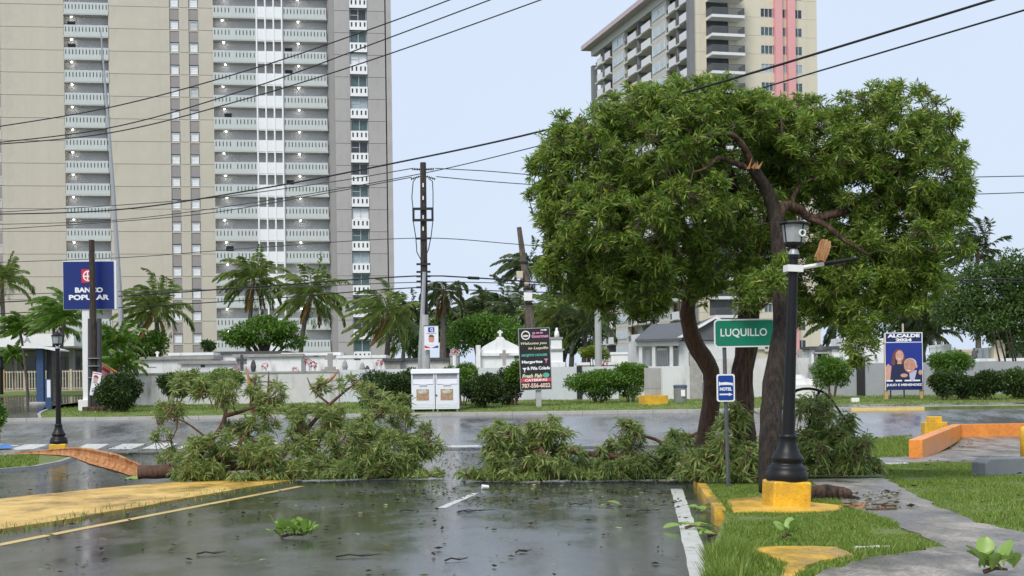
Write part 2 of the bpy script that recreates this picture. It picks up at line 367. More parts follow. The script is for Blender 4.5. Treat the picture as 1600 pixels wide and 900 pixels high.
def in_poly(x, y, poly):
    c = np.zeros(len(x), bool); j = len(poly) - 1
    for i in range(len(poly)):
        xi, yi = poly[i]; xj, yj = poly[j]
        q = ((yi > y) != (yj > y)) & (x < (xj - xi) * (y - yi) / ((yj - yi) or 1e-9) + xi); c ^= q; j = i
    return c

# ================================================================== THE SETTING
def sheet(name, poly, lift, m, skirt=0.0, kind='structure', parent=None):
    """polygon in plan (x,y), draped over the ground profile; skirt = edge depth"""
    bm = bmesh.new(); f = bm.faces.new([bm.verts.new((p[0], p[1], 0)) for p in poly])
    if f.normal.z < 0: bmesh.ops.reverse_faces(bm, faces=[f])
    ys = [p[1] for p in poly]
    for k in KX + [57.5, 59.5, 61, 64.5, 54, 58, 70]:
        if min(ys) < k < max(ys):
            bmesh.ops.bisect_plane(bm, geom=bm.verts[:] + bm.edges[:] + bm.faces[:], plane_co=(0, k, 0), plane_no=(0, 1, 0))
    bmesh.ops.triangulate(bm, faces=bm.faces[:])
    if skirt:
        be = [e for e in bm.edges if len(e.link_faces) == 1]
        ex = bmesh.ops.extrude_edge_only(bm, edges=be)
        low = {v for v in ex['geom'] if isinstance(v, bmesh.types.BMVert)}
    else: low = set()
    for v in bm.verts: v.co.z = gz(v.co.y) + lift - (skirt if v in low else 0)
    bmesh.ops.recalc_face_normals(bm, faces=bm.faces[:])
    me = bpy.data.meshes.new(name); bm.to_mesh(me); bm.free(); me.materials.append(MATS[m])
    if me.polygons and sum(p.normal.z for p in me.polygons) < 0: me.flip_normals()
    o = link(name, me, parent)
    if parent is None: tag(o, kind=kind)
    return o
def px_poly(pts, lift=0.0): return [tuple(G(x, y, lift)[:2]) for x, y in pts]

sheet('ground', [(-900, -30), (900, -30), (900, 3000), (-900, 3000)], -.03, 'far_soil')
# one asphalt sheet: the approach road, the far carriageway and the cross street
kA = G(1096, 757); kB = G(1136, 812); kC = G(1118, 860); kD = G(1108, 900)
e1 = G(1088, 705); e2 = G(1110, 690); e3 = G(1345, 690); 
road_poly = [(-60, -8), (kD.x - .6, -8), kD[:2], kC[:2], kB[:2], kA[:2], e1[:2], e2[:2], e3[:2], (34, e3.y + .6), (90, 52.5), (-90, 52.5), (-90, 44), (-60, 30)]
sheet('cross_street', [(-90, 52.5), (90, 52.5), (90, 63), (-90, 63)], 0.0, 'worn_asphalt')
sheet('road', [tuple(p) for p in road_poly], 0.0, 'wet_asphalt')
# raised verges
VL = .11
verge_poly = [tuple(p) for p in ((kD.x - .3, -4), kD[:2], kC[:2], kB[:2], kA[:2], e1[:2], e2[:2], e3[:2], (34, e3.y + .6), (34, -4))]
sheet('verge', verge_poly, VL, 'grass_soil', .2)
PATH = [(1264, 751), (1380, 749), (1392, 754), (1430, 776), (1470, 796), (1530, 820), (1600, 834), (1680, 850), (1700, 925), (1230, 925), (1345, 876), (1474, 857), (1390, 816), (1322, 793)]
def wobble(pts, n=5, a=.035):
    """rag the straight edges of a painted patch"""
    out = []
    for i, p in enumerate(pts):
        q = pts[(i + 1) % len(pts)]
        for k in range(n):
            t = k / n; out.append((p[0] + (q[0] - p[0]) * t + random.uniform(-a, a), p[1] + (q[1] - p[1]) * t + random.uniform(-a, a) * 2))
    return out
sheet('footpath', wobble(px_poly(PATH, VL), 7, .05), VL + .02, 'concrete_path', .05)
sheet('path_strip', px_poly([(1372, 716), (1720, 704), (1720, 716), (1600, 716), (1545, 722), (1372, 724)], VL), VL + .018, 'concrete_path', .05)
sheet('painted_apron', wobble(px_poly([(1134, 783), (1190, 779), (1316, 793), (1310, 801), (1190, 803), (1148, 802)], VL), 4, .03), VL + .026, 'yellow_paint', .03)
sheet('painted_apron', wobble(px_poly([(1180, 861), (1236, 857), (1306, 859), (1341, 872), (1285, 880), (1257, 891), (1236, 912), (1216, 912), (1232, 885), (1208, 876)], VL), 4, .03), VL + .026, 'yellow_paint', .03)
# yellow kerb stones along the verge, white kerb along the cross street
def kerb(name, pts, w, h, m, step=1.0, under=.15, side=1):
    """stones one by one along a plan line"""
    root = thing(name, None, None, (0, 0, 0), kind='structure'); k = 0
    for a, b in zip(pts[:-1], pts[1:]):
        a = Vector(a[:2]); b = Vector(b[:2]); L = (b - a).length; n = max(1, int(round(L / step))); t = (b - a) / L; nn = Vector((t.y, -t.x)) * side
        for i in range(n):
            p = a + t * (L * i / n + .006); q = a + t * (L * (i + 1) / n - .006); o = random.uniform(-.004, .004)
            c = [p, q, q + nn * w, p + nn * w]
            vs_ = [(v.x, v.y, gz(v.y) - under) for v in c] + [(v.x + (nn.x * .015 if j < 2 else 0), v.y + (nn.y * .015 if j < 2 else 0), gz(v.y) + h + o) for j, v in enumerate(c)]
            MB().add(vs_, [(3, 2, 1, 0), (4, 5, 6, 7), (0, 1, 5, 4), (1, 2, 6, 5), (2, 3, 7, 6), (3, 0, 4, 7)]).build('kerb_stone', m, root)
    return root
kerb('yellow_kerb', [kA, kB], .16, VL + .035, 'yellow_paint', .9)
kerb('side_kerb', [e1, kA], .16, VL + .02, 'kerb_concrete', .9)
fk = [(-34, 62.9), (-9, 62.9), (12, 62.9)]
kerb('street_kerb', fk, .2, .13, 'kerb_concrete', 1.5, side=-1)
kerb('street_kerb', [(12.05, 62.9), (15.0, 63.1), (40, 63.3)], .2, .13, 'kerb_concrete', 1.5, side=-1)
kerb('yellow_street_kerb', [P(1330, 640, 62.75), P(1445, 640, 62.75)], .14, .125, 'line_yellow', 1.5, side=-1)
sheet('far_verge', [(-20.3, 63.1), (60, 63.1), (60, 96), (-22.2, 96), (-22.2, 70), (-21.0, 65)], .11, 'grass_soil', .2)
sheet('far_footpath', [(12.0, 63.2), (40, 63.2), (40, 64.7), (12, 64.7)], .125, 'concrete_path', .03)
def ramp(name, pts, m):
    o = MB().add(pts, [tuple(range(len(pts)))]).build(name, m, None); return tag(o, kind='structure')
# the bank's driveway climbs away from the street; a grass bank and the fence stand at its top
ramp('driveway', [(-60, 62.95, gz(62.95) + .004), (-20.3, 62.95, gz(62.95) + .004), (-21.0, 65, .30), (-22.2, 70, .60), (-20.5, 79, 1.08), (-60, 79, 1.08)], 'wet_asphalt')
MB().add([(-60, 79.01, .3), (-20.5, 79.01, .3), (-20.5, 79.01, 1.14), (-60, 79.01, 1.14), (-20.5, 83, 1.36), (-60, 83, 1.36), (-20.5, 100, 1.4), (-60, 100, 1.4)], [(0, 1, 2, 3), (3, 2, 4, 5), (5, 4, 6, 7)]).build('fence_bank', 'grass_soil', None)['kind'] = 'structure'
kerb('driveway_kerb', [(-20.3, 63.0), (-21.0, 65), (-22.2, 70)], .15, .16, 'kerb_concrete', 1.2)
# lamp island on the near left
isl = [G(-80, 722), G(60, 712), G(108, 711), G(118, 716), G(60, 732), G(-80, 745)]
sheet('island', [tuple(p[:2]) for p in isl], .10, 'grass_soil', .2)
sheet('island_paving', [tuple(G(x, y)[:2]) for x, y in ((-80, 712), (60, 706), (108, 707), (106, 712), (60, 714), (-80, 724))], .112, 'concrete_path', .2)
kerb('island_kerb', [G(-80, 746), G(60, 733), G(120, 717)], .15, .11, 'kerb_concrete', 1.2, side=-1)
sheet('ramp_marking', [tuple(G(x, y)[:2]) for x, y in ((-60, 703), (15, 699), (22, 705), (-60, 712))], .13, 'blue_paint')
# median
MED = [(-60, 842), (-60, 788), (60, 776), (190, 762), (330, 752), (450, 747), (458, 752), (300, 780), (120, 812)]
md = px_poly(MED)
sheet('median', wobble(md, 4, .07), .035, 'median_yellow', .15)
# painted lines: each a sheet 4 mm above the asphalt
def line(name, a, b, w, m, lift=.004):
    a = Vector(a[:2]); b = Vector(b[:2]); t = (b - a).normalized(); n = Vector((t.y, -t.x)) * w / 2
    pts = [a - n, a + n]; K = 24
    o = []; 
    for s_, rng in ((-1, range(K + 1)), (1, range(K, -1, -1))):
        for i in rng: q = a + (b - a) * i / K + n * s_ * random.uniform(.9, 1.06); o.append((q.x, q.y))
    return sheet(name, o, lift, m)
line('yellow_line', G(-120, 875), G(470, 760), .17, 'line_yellow')
line('edge_line', G(1104, 925), G(1057, 764), .21, 'line_white')
line('lane_line', G(690, 794), G(743, 771), .13, 'line_white')
line('lane_line', G(788, 752), G(820, 737), .13, 'line_white')
line('stop_line', G(560, 699), G(760, 697), .5, 'line_white')
cw = [(15, 70), (118, 165), (172, 222), (226, 272), (280, 325), (334, 378), (390, 430)]
for i, (a, b) in enumerate(cw):
    c1 = G(a - 4, 703 - i * .5); c2 = G(a + 33, 703 - i * .5); c3 = G(b + 5, 694.5 - i * .5); c4 = G(b - 30, 694.5 - i * .5)
    sheet('crosswalk_stripe', [tuple(c[:2]) for c in (c1, c2, c3, c4)], .004, 'line_white')
line('crosswalk_edge', G(-40, 690), G(28, 697), .14, 'line_white')

# ---- grass blades
def grass(name, poly, n, h, lift, avoid=(), m='grass_blade', w=.010):
    xs = [p[0] for p in poly]; ys = [p[1] for p in poly]
    x = RNG.uniform(min(xs), max(xs), n * 3); y = RNG.uniform(min(ys), max(ys), n * 3)
    k = in_poly(x, y, poly)
    for a in avoid: k &= ~in_poly(x, y, a)
    nz_ = np.sin(x * 2.1 + y * .9 + 1) + np.sin(x * .8 - y * 1.7 + 2) + np.sin(x * 5.3 + 3 + np.sin(y * 3.1)) * .8 + np.sin(y * 4.7 - x * 3.3) * .6
    k &= nz_ > RNG.normal(-2.0, .6, len(x))          # thin, trampled patches
    x, y, nz_ = x[k][:n], y[k][:n], nz_[k][:n]; q = len(x)
    z = np.interp(y, KX, KZ) + lift
    a = RNG.uniform(0, 6.28, q); hh = h * RNG.uniform(.35, 1.3, q) * (1 + .22 * nz_).clip(.4, 1.7); lean = RNG.normal(0, .35, (q, 2)) * hh[:, None]
    dx, dy = np.cos(a) * w, np.sin(a) * w
    V = np.stack([np.stack([x - dx, y - dy, z], 1), np.stack([x + dx, y + dy, z], 1), np.stack([x + lean[:, 0], y + lean[:, 1], z + hh], 1)], 1).reshape(-1, 3)
    F = np.arange(q * 3).reshape(-1, 3)
    o = link(name, np_mesh(name, V, F, m)); return tag(o, kind='stuff')
pathw = px_poly(PATH, VL)
apr1 = px_poly([(1134, 783), (1190, 779), (1316, 793), (1310, 801), (1190, 803), (1148, 802)], VL)
apr2 = px_poly([(1180, 861), (1236, 857), (1306, 859), (1341, 872), (1285, 880), (1257, 891), (1236, 912), (1216, 912), (1232, 885), (1208, 876)], VL)
blk = px_poly([(1186, 770), (1270, 770), (1270, 801), (1186, 801)], VL)
near_grass = px_poly([(1098, 757), (1264, 752), (1322, 793), (1390, 816), (1474, 857), (1345, 876), (1230, 915), (1108, 915), (1120, 860), (1138, 812)], VL)
tag(grass('verge_grass', near_grass, 75000, .05, VL - .01, (pathw, apr1, apr2, blk)), 'short green grass on the verge beside the lamp post', 'grass')
right_grass = px_poly([(1382, 748), (1372, 725), (1545, 723), (1600, 717), (1720, 717), (1720, 850), (1600, 833), (1530, 819), (1470, 795), (1392, 753)], VL)
tag(grass('lawn_grass', right_grass, 70000, .05, VL - .01), 'short lawn grass between the footpath and the orange wall', 'grass')
patch = px_poly([(1338, 690), (1425, 680), (1432, 714), (1372, 716)], VL)
tag(grass('patch_grass', patch, 16000, .09, VL - .01, w=.016), 'small grass patch outside the orange wall', 'grass')
tag(grass('verge_grass', [(-20.4, 63.3), (40, 63.3), (40, 75), (-22, 75), (-22, 70), (-21.2, 65.5)], 60000, .07, .10, w=.022), 'strip of mown grass in front of the cemetery wall', 'grass')
weed = px_poly([(1105, 925), (1112, 865), (1150, 850), (1170, 880), (1160, 925)], VL)
tag(grass('tall_weeds', weed, 4200, .17, VL - .02, w=.009), 'tall weeds overgrowing the kerb by the white line', 'grass')
tuft = []
for i in range(40):
    q = i / 39; c = G(-20 + 480 * q, 838 - 86 * q + random.uniform(-3, 5)); tuft.append(c)
poly_t = [tuple(G(-60, 834)[:2]), tuple(G(120, 806)[:2]), tuple(G(300, 775)[:2]), tuple(G(458, 749)[:2]), tuple(G(462, 755)[:2]), tuple(G(300, 785)[:2]), tuple(G(120, 818)[:2]), tuple(G(-60, 848)[:2])]
tag(grass('median_weeds', poly_t, 500, .09, .0, w=.012), 'weeds growing along the edge of the yellow median', 'weeds')
tag(grass('island_grass', [tuple(p[:2]) for p in (isl[0], isl[1], isl[4], isl[5])], 9000, .09, .10, w=.018), 'grass on the island around the black lamp post', 'grass')

# ---- leaf litter and twigs on the wet road
def litter(name, regions, m, size, label):
    Vs, Fs, o = [], [], 0
    for poly, n, lift in regions:
        xs = [p[0] for p in poly]; ys = [p[1] for p in poly]
        x = RNG.uniform(min(xs), max(xs), n * 3); y = RNG.uniform(min(ys), max(ys), n * 3); k = in_poly(x, y, poly); x, y = x[k][:n], y[k][:n]
        z = np.interp(y, KX, KZ) + lift + .008; q = len(x)
        p = np.stack([x, y, z + RNG.uniform(0, .02, q)], 1); a = RNG.uniform(0, 6.28, q); d = np.stack([np.cos(a), np.sin(a), RNG.uniform(-.02, .15, q)], 1)
        L = size * RNG.uniform(.4, 1.4, q); V, F = leaf_arrays(p, d, L, L * RNG.uniform(.2, .42, q), .0); V[:, 2] = np.maximum(V[:, 2], np.interp(V[:, 1], KX, KZ) + lift + .006)
        Vs.append(V); Fs.append(F + o); o += len(V)
    ob = link(name, np_mesh(name, np.concatenate(Vs), np.concatenate(Fs), m)); return tag(ob, label, 'leaf litter', kind='stuff')
lr = [(px_poly([(640, 700), (900, 690), (1090, 735), (1060, 775), (640, 770)]), 1500, 0), (px_poly([(300, 760), (1080, 765), (1095, 915), (-40, 915), (-40, 860)]), 520, 0),
      (px_poly([(120, 700), (330, 690), (330, 735), (200, 740)]), 700, 0), (px_poly([(0, 735), (240, 735), (180, 765), (0, 782)]), 160, 0), (px_poly([(640, 760), (1060, 768), (1075, 800), (600, 790)]), 500, 0)]
litter('leaf_litter', lr, 'litter', .085, 'torn leaves and twig bits scattered over the wet asphalt')
litter('path_litter', [(px_poly([(1300, 775), (1400, 770), (1430, 800), (1340, 800)], VL), 160, VL + .02), (px_poly([(1460, 690), (1520, 685), (1520, 700), (1460, 705)], VL), 60, VL + .02), (right_grass, 120, VL + .05)], 'litter', .1, 'brown leaf scraps on the footpath and lawn')

# ================================================================== APARTMENT TOWER WITH BALCONY BAYS
MA = .145; YA = 179.0
uA, _ = ray(140, 300); AX, AY = uA * YA, YA
nA = math.hypot(1, MA); EA = (1 / nA, MA / nA)
def tA(px, py=300):
    """photo column -> metres along the facade (0 at column 140)"""
    u, v = ray(px, py); # (AX + t*ex) = u*(AY + t*ey)
    return (u * AY - AX) / (EA[0] - u * EA[1])
tower = thing('apartment_tower', 'tall beige and grey apartment tower with open white balcony corridors', 'building', (AX, AY, 0), math.atan2(EA[1], EA[0]))
FH = 2.75
_, v0 = ray(140, 4); ZT = HC - v0 * AY            # parapet top of one storey
KS = range(-3, 18)
def zt(k): return ZT - FH * k                       # k counts down from the top of the picture
zmin, zmax = zt(17) - 1.4, zt(-3) + 1.2
t0, t1, t2, t3, t4, t5 = tA(-70), tA(102.5), tA(172.5), tA(336), tA(514), tA(614)
D = 14.0
boxm('core', 'joint_dark', tower, t0, t1 - .1, .35, D, 0, zmax); boxm('core', 'joint_dark', tower, t2 + .1, t3 - .1, .35, D, 0, zmax); boxm('core', 'joint_dark', tower, t4 + .1, t5 - .5, .35, D, 0, zmax)
boxm('side_wall', 'beige_panel', tower, t1 - .1, t1, .3, 3.2, 0, zmax); boxm('side_wall', 'beige_panel', tower, t3 - .1, t3, .3, 3.2, 0, zmax)
boxm('back_wall', 'recess_wall', tower, t1, t2 + .1, 1.5, D, 0, zmax); boxm('back_wall', 'recess_wall', tower, t3, t4 + .1, 1.5, D, 0, zmax)
# rounded corner of the grey wing
rc = MB(); n = 8; prof = [(t4 + .9 - .9 * math.cos(a), -.35 + .9 - .9 * math.sin(a)) for a in [math.pi / 2 * i / n for i in range(n + 1)]] + [(t4 + .9, 3), (t4, 3)]
rc.add([(x, y, 0) for x, y in prof] + [(x, y, zmax) for x, y in prof], [(i, (i + 1) % len(prof), (i + 1) % len(prof) + len(prof), i + len(prof)) for i in range(len(prof))])
rc.build('rounded_corner', 'grey_side', tower, smooth=False)
def floor_joint(k): return zt(k) - .36             # level of the horizontal joints
def panel_mesh(name, x0, x1, m, y=.0, t=.4, gap=.05):
    return MB().box(x0, x1, y, y + t, gap, FH).mesh(name, m)
tw1, tw2, tw3, tw4 = tA(268), tA(283), tA(298), tA(313)
pan = [('wall_panel', panel_mesh('wall_panel', t0, t1, 'beige_panel')), ('wall_panel', panel_mesh('wall_panel', t2, tw1, 'beige_panel')), ('wall_panel', panel_mesh('wall_panel', tw2, tw3, 'beige_panel')), ('wall_panel', panel_mesh('wall_panel', tw4, t3, 'beige_panel')),
       ('spandrel', MB().box(tw1, tw2, .12, .4, 1.28, FH - .12).mesh('spandrel', 'spandrel')), ('spandrel', MB().box(tw3, tw4, .12, .4, 1.28, FH - .12).mesh('spandrel', 'spandrel')),
       ('ledge', MB().box(tw1, tw2, .06, .4, -.12, .06).mesh('ledge', 'beige_panel')), ('ledge', MB().box(tw3, tw4, .06, .4, -.12, .06).mesh('ledge', 'beige_panel'))]
def window_meshes(a, b, z0, z1, y=.10):
    f = MB(); w = .08
    f.box(a, b, y, y + .15, z0, z0 + w); f.box(a, b, y, y + .15, z1 - w, z1); f.box(a, a + w, y, y + .15, z0 + w, z1 - w); f.box(b - w, b, y, y + .15, z0 + w, z1 - w)
    g = MB(); n = 5
    for i in range(n):
        za = z0 + w + (z1 - z0 - 2 * w) * i / n; zb = z0 + w + (z1 - z0 - 2 * w) * (i + 1) / n
        g.box(a + w, b - w, y + .07, y + .1, za + .015, zb - .015)
    g.box(a + w, b - w, y + .13, y + .2, z0 + w, z1 - w)
    return f, g
wins = []
for a, b in ((tw1 + .08, tw2 - .08), (tw3 + .08, tw4 - .08)):
    f, g = window_meshes(a, b, .1, 1.14); wins.append((f.mesh('window_frame', 'win_frame'), g.mesh('louvre_blind', 'blind_white'), g.mesh('louvre_blind', 'win_frame')))
# far-left window column, only a sliver in view
tl0, tl1 = tA(-12), tA(3)
f, g = window_meshes(tl0, tl1, .1, 1.14, -.06); lw = (f.mesh('window_frame', 'win_frame'), g.mesh('louvre_blind', 'blind_white'))
lsp = MB().box(tl0, tl1, -.03, .1, 1.28, FH - .1).mesh('spandrel', 'spandrel')
def parapet_mesh(a, b, n, y0=-.1, skip=None, h=1.38):
    """slotted concrete parapet: bottom band, top rail and the piers between the slots"""
    p = MB(); L = b - a
    p.box(a, b, y0, y0 + .14, -h, -h + .55); p.box(a, b, y0, y0 + .14, -.24, 0)
    sw = .13; pitch = L / n; x = a
    for i in range(n):
        c = a + pitch * (i + .5); 
        if skip and i in skip: continue
        p.box(x, c - sw / 2, y0, y0 + .14, -h + .55, -.24); x = c + sw / 2
    p.box(x, b, y0, y0 + .14, -h + .55, -.24); p.box(a + .05, b - .05, y0 + .3, y0 + .34, -h + .3, -.1)
    return p.mesh('parapet', 'parapet')
s0, s1, s2, s3 = tA(404), tA(417.5), tA(430.5), tA(443.5)
pm1 = parapet_mesh(t1 + .05, t2, 13); pm2 = parapet_mesh(t3, s0 - .1, 12, skip=(5,)); pm3 = parapet_mesh(s3 + .1, t4 - .1, 13)
slab1 = MB().box(t1, t2, -.08, 1.5, -1.5, -1.30).mesh('floor_slab', 'slab_under'); slab2 = MB().box(t3, t4, -.08, 1.5, -1.5, -1.30).mesh('floor_slab', 'slab_under')
lampm = MB().lathe([(.02, -.02), (.09, -.04), (.10, -.08), (.07, -.13), (.02, -.15)], 8).mesh('corridor_lamp', 'lamp_lit')
doorm = MB().box(-.45, .45, 1.42, 1.5, -1.3, .78).mesh('door', 'door_dark'); doorg = MB().box(-.45, .45, 1.44, 1.5, -1.3, .75).mesh('door', 'recess_wall')
scr = []
for a, b in ((s0, s1), (s1, s2), (s2, s3)): scr.append(MB().box(a + .09, b - .09, -.26, -.12, -1.42, -.04).mesh('screen_panel', 'screen_white'))
post = MB().box(-.09, .09, -.32, -.08, 0, zmax - 0).mesh('screen_post', 'screen_white')
for s_ in (s0, s1, s2, s3): link('screen_post', post, tower, (s_, 0, 0))
rail = MB().box(s0 + .09, s3 - .09, -.24, -.14, -1.58, -1.46).mesh('screen_rail', 'screen_white')
g0, g1, g2, g3, g4 = tA(520), tA(549), tA(576.5), tA(604), tA(606)
gp = [panel_mesh('wall_panel', t4 + .9, g1, 'grey_panel', -.35), panel_mesh('wall_panel', g2, g3, 'grey_panel', -.35), panel_mesh('wall_panel', g4, t5, 'grey_panel', -.30, gap=.0)]
boxm('side_wall', 'grey_side', tower, t5 - .5, t5 - .02, .12, D, 0, zmax)
def wing_window(k):
    a, b = g1 + .06, g2 - .06; f = MB(); w = .07; z0, z1 = .02, 1.48; c = (a + b) / 2
    f.box(a, b, -.1, .1, z0, z0 + w); f.box(a, b, -.1, .1, z1 - w, z1)
    for x in (a, c - w / 2, b - w): f.box(x, x + w, -.1, .1, z0 + w, z1 - w)
    if k % 2: f.box(a + w, c - w / 2, -.06, .06, (z0 + z1) / 2 - .03, (z0 + z1) / 2 + .03)
    return f.mesh('window_frame', 'win_frame')
wf = [wing_window(0), wing_window(1)]
gl = {}
for m in ('glass_green', 'glass_dark', 'blind_white', 'glass_pale'):
    gm = MB(); n = 8
    for i in range(n): gm.box(g1 + .13, g2 - .13, .0, .05, .09 + 1.3 * i / n, .09 + 1.3 * (i + 1) / n - .025)
    gm.box(g1 + .1, g2 - .1, .07, .12, .05, 1.45); gl[m] = gm.mesh('window_pane', m)
pw = MB(); a, b = g1 + .02, g2 - .02; pw.box(a, b, -.48, -.36, -1.18, -.78); pw.box(a, b, -.48, -.36, -.22, 0)
xs = [a]; 
for i in range(4): c = a + (b - a) * (i + .5) / 4; xs += [c - .1, c + .1]
xs.append(b)
for i in range(0, len(xs), 2): pw.box(xs[i], xs[i + 1], -.48, -.36, -.78, -.22)
wing_par = pw.mesh('parapet', 'screen_white'); wing_back = MB().box(a, b, -.3, -.26, -1.15, -.05).mesh('parapet_back', 'glass_dark')
l1, l2, l3 = tA(113), tA(350), tA(469)
for k in KS:
    zj = floor_joint(k)
    for nm, me in pan: link(nm, me, tower, (0, 0, zj))
    for i, (fm, gm, gm2) in enumerate(wins):
        wobj = link('window', fm, tower, (0, 0, zj)); link('louvre_blind', gm2 if (i == 1 and k in (1, 4)) else gm, wobj)
    wobj = link('window', lw[0], tower, (0, 0, zj)); link('louvre_blind', lw[1], wobj); link('spandrel', lsp, tower, (0, 0, zj))
    z = zt(k)
    link('parapet', pm1, tower, (0, 0, z)); link('parapet', pm2, tower, (0, 0, z)); link('parapet', pm3, tower, (0, 0, z))
    link('floor_slab', slab1, tower, (0, 0, z)); link('floor_slab', slab2, tower, (0, 0, z))
    for q in (l1, l2 + (k % 3) * .15, l3): link('corridor_lamp', lampm, tower, (q, .9, z - 1.5))
    link('door', doorm if k in (1, 2) else doorg, tower, (tA(112), 0, z)); link('door', doorm if k in (5, 11) else doorg, tower, (tA(357), 0, z)); link('door', doorm if k in (2, 3, 8) else doorg, tower, (tA(448.5) + .4, 0, z))
    for me in scr: link('screen_panel', me, tower, (0, 0, z))
    link('screen_rail', rail, tower, (0, 0, z))
    for me in gp: link('wall_panel', me, tower, (0, 0, zj))
    zw = z + 1.20
    link('parapet', wing_par, tower, (0, 0, zw)); link('parapet_back', wing_back, tower, (0, 0, zw))
    wo_ = link('window', wf[k % 2], tower, (0, 0, zw)); link('window_pane', gl[['glass_green', 'glass_dark', 'blind_white', 'glass_green', 'glass_green', 'glass_pale', 'glass_dark'][(k * 5 + 8) % 7]], wo_)

# ================================================================== CREAM TOWER WITH PINK PILASTERS
MB_ = .24; nB = math.hypot(1, MB_); EB = (1 / nB, MB_ / nB)
u_, _ = ray(1200, 50); YB0 = 219.6
# near corner: on the facade line through (column 1200, depth 219.6), at column 1079
u_c, _ = ray(1079, 100); bx0, by0 = u_ * YB0, YB0
tt = (u_c * by0 - bx0) / (EB[0] - u_c * EB[1]); CX, CY = bx0 + tt * EB[0], by0 + tt * EB[1]
ctower = thing('cream_tower', 'cream apartment tower with two pink pilasters and roof overhang behind the tree', 'building', (CX, CY, 0), math.atan2(EB[1], EB[0]))
def tB(px, py=100):
    u, v = ray(px, py); return (u * CY - CX) / (EB[0] - u * EB[1])
def sB(px, py=100):
    """column -> metres along the receding side (local +y)"""
    u, v = ray(px, py); ex, ey = -EB[1], EB[0]; return (u * CY - CX) / (ex - u * ey)
_, v0 = ray(1197, 20); ZB = HC - v0 * (CY + tB(1197) * EB[1])     # centre of one window row
def zb(k): return ZB - FH * k
KB = range(-2, 19)
SL = sB(925); TW = tB(1277); 
# roof level from the far corner of the roof edge
u, v = ray(920, 78); YF = CY + SL * EB[0]; ZR = HC - v * YF
boxm('core', 'cream_wall', ctower, 1.6, TW - .12, .35, SL - .2, 0, ZR + .0)
boxm('corner_pillar', 'pillar_grey', ctower, -.25, .55, -.3, .9, 0, ZR)
boxm('roof', 'pink_roof', ctower, -1.6, TW + .6, -.8, SL + 1.6, ZR + .1, ZR + .9)
boxm('end_pillar', 'pillar_grey', ctower, -.2, .7, SL - 1.0, SL + .1, 0, ZR - 3)
ledge = boxm('top_ledge', 'cream_grey', ctower, -.15, .9, .9, SL, ZR - 1.2, ZR + .1)
# street side
bt = {p: tB(p) for p in (1086, 1104, 1150, 1189, 1208, 1209.5, 1220.5, 1222, 1228, 1229, 1240.5, 1241, 1254, 1277)}
cream_p = [MB().box(a, b, y, .4, .03, FH).mesh('wall_panel', 'cream_wall') for a, b, y in ((.55, bt[1104], 0.0), (bt[1150], bt[1189], 0), (bt[1254], bt[1277], 0))]
strip = [MB().box(a, b, .02, .4, 1.42, FH - .28).mesh('wall_panel', 'cream_wall') for a, b in ((bt[1189], bt[1209.5]), (bt[1220.5], bt[1229]), (bt[1240.5], bt[1254]))]
strip2 = [MB().box(a, b, .02, .4, -.28, .02).mesh('wall_panel', 'cream_wall') for a, b in ((bt[1189], bt[1209.5]), (bt[1220.5], bt[1229]), (bt[1240.5], bt[1254]))]
def bwin(a, b, cols, m):
    f = MB(); w = .06; z0, z1 = .04, 1.40
    f.box(a, b, .0, .2, z0, z0 + w); f.box(a, b, .0, .2, z1 - w, z1)
    for i in range(cols + 1): x = a + (b - a - w) * i / cols; f.box(x, x + w, .0, .2, z0 + w, z1 - w)
    g = MB(); n = 5
    for i in range(n): g.box(a + w, b - w, .1, .14, z0 + w + 1.24 * i / n, z0 + w + 1.24 * (i + 1) / n - .03)
    g.box(a, b, .22, .3, z0, z1); return f.mesh('window_frame', 'balcony_white'), g.mesh('window_pane', m)
bw = {m: [bwin(bt[1189], bt[1208], 3, m), bwin(bt[1222], bt[1228], 1, m), bwin(bt[1241], bt[1254], 2, m)] for m in ('glass_green', 'glass_dark', 'glass_pale')}
for a, b in ((1209.5, 1220.5), (1229, 1240.5)): boxm('pilaster', 'pink_paint', ctower, bt[a], bt[b], -.7, .4, 0, ZR)
ba, bb = bt[1104], bt[1150]
bslab = MB().box(ba - .0, bb + .5, -2.4, .0, -.12, .30).mesh('balcony_slab', 'balcony_white')
brail = MB()
brail.box(ba, bb + .45, -2.36, -2.30, 1.28, 1.36); brail.box(ba, ba + .06, -2.3, 0, 1.28, 1.36); brail.box(bb + .39, bb + .45, -2.3, 0, 1.28, 1.36)
for i in range(40): x = ba + (bb + .4 - ba) * i / 39; brail.box(x, x + .06, -2.35, -2.31, .30, 1.28)
for i in range(16): y = -2.3 + 2.3 * i / 16; brail.box(ba, ba + .05, y, y + .05, .28, 1.28); brail.box(bb + .39, bb + .44, y, y + .05, .28, 1.28)
brail = brail.mesh('balcony_rail', 'rail_dark')
bback = MB().box(ba, bb - 1.1, .3, .5, 0, FH).mesh('balcony_door', 'glass_dark'); bside = MB().box(bb - 1.1, bb, .05, .5, 0, FH).mesh('wall_panel', 'cream_wall')
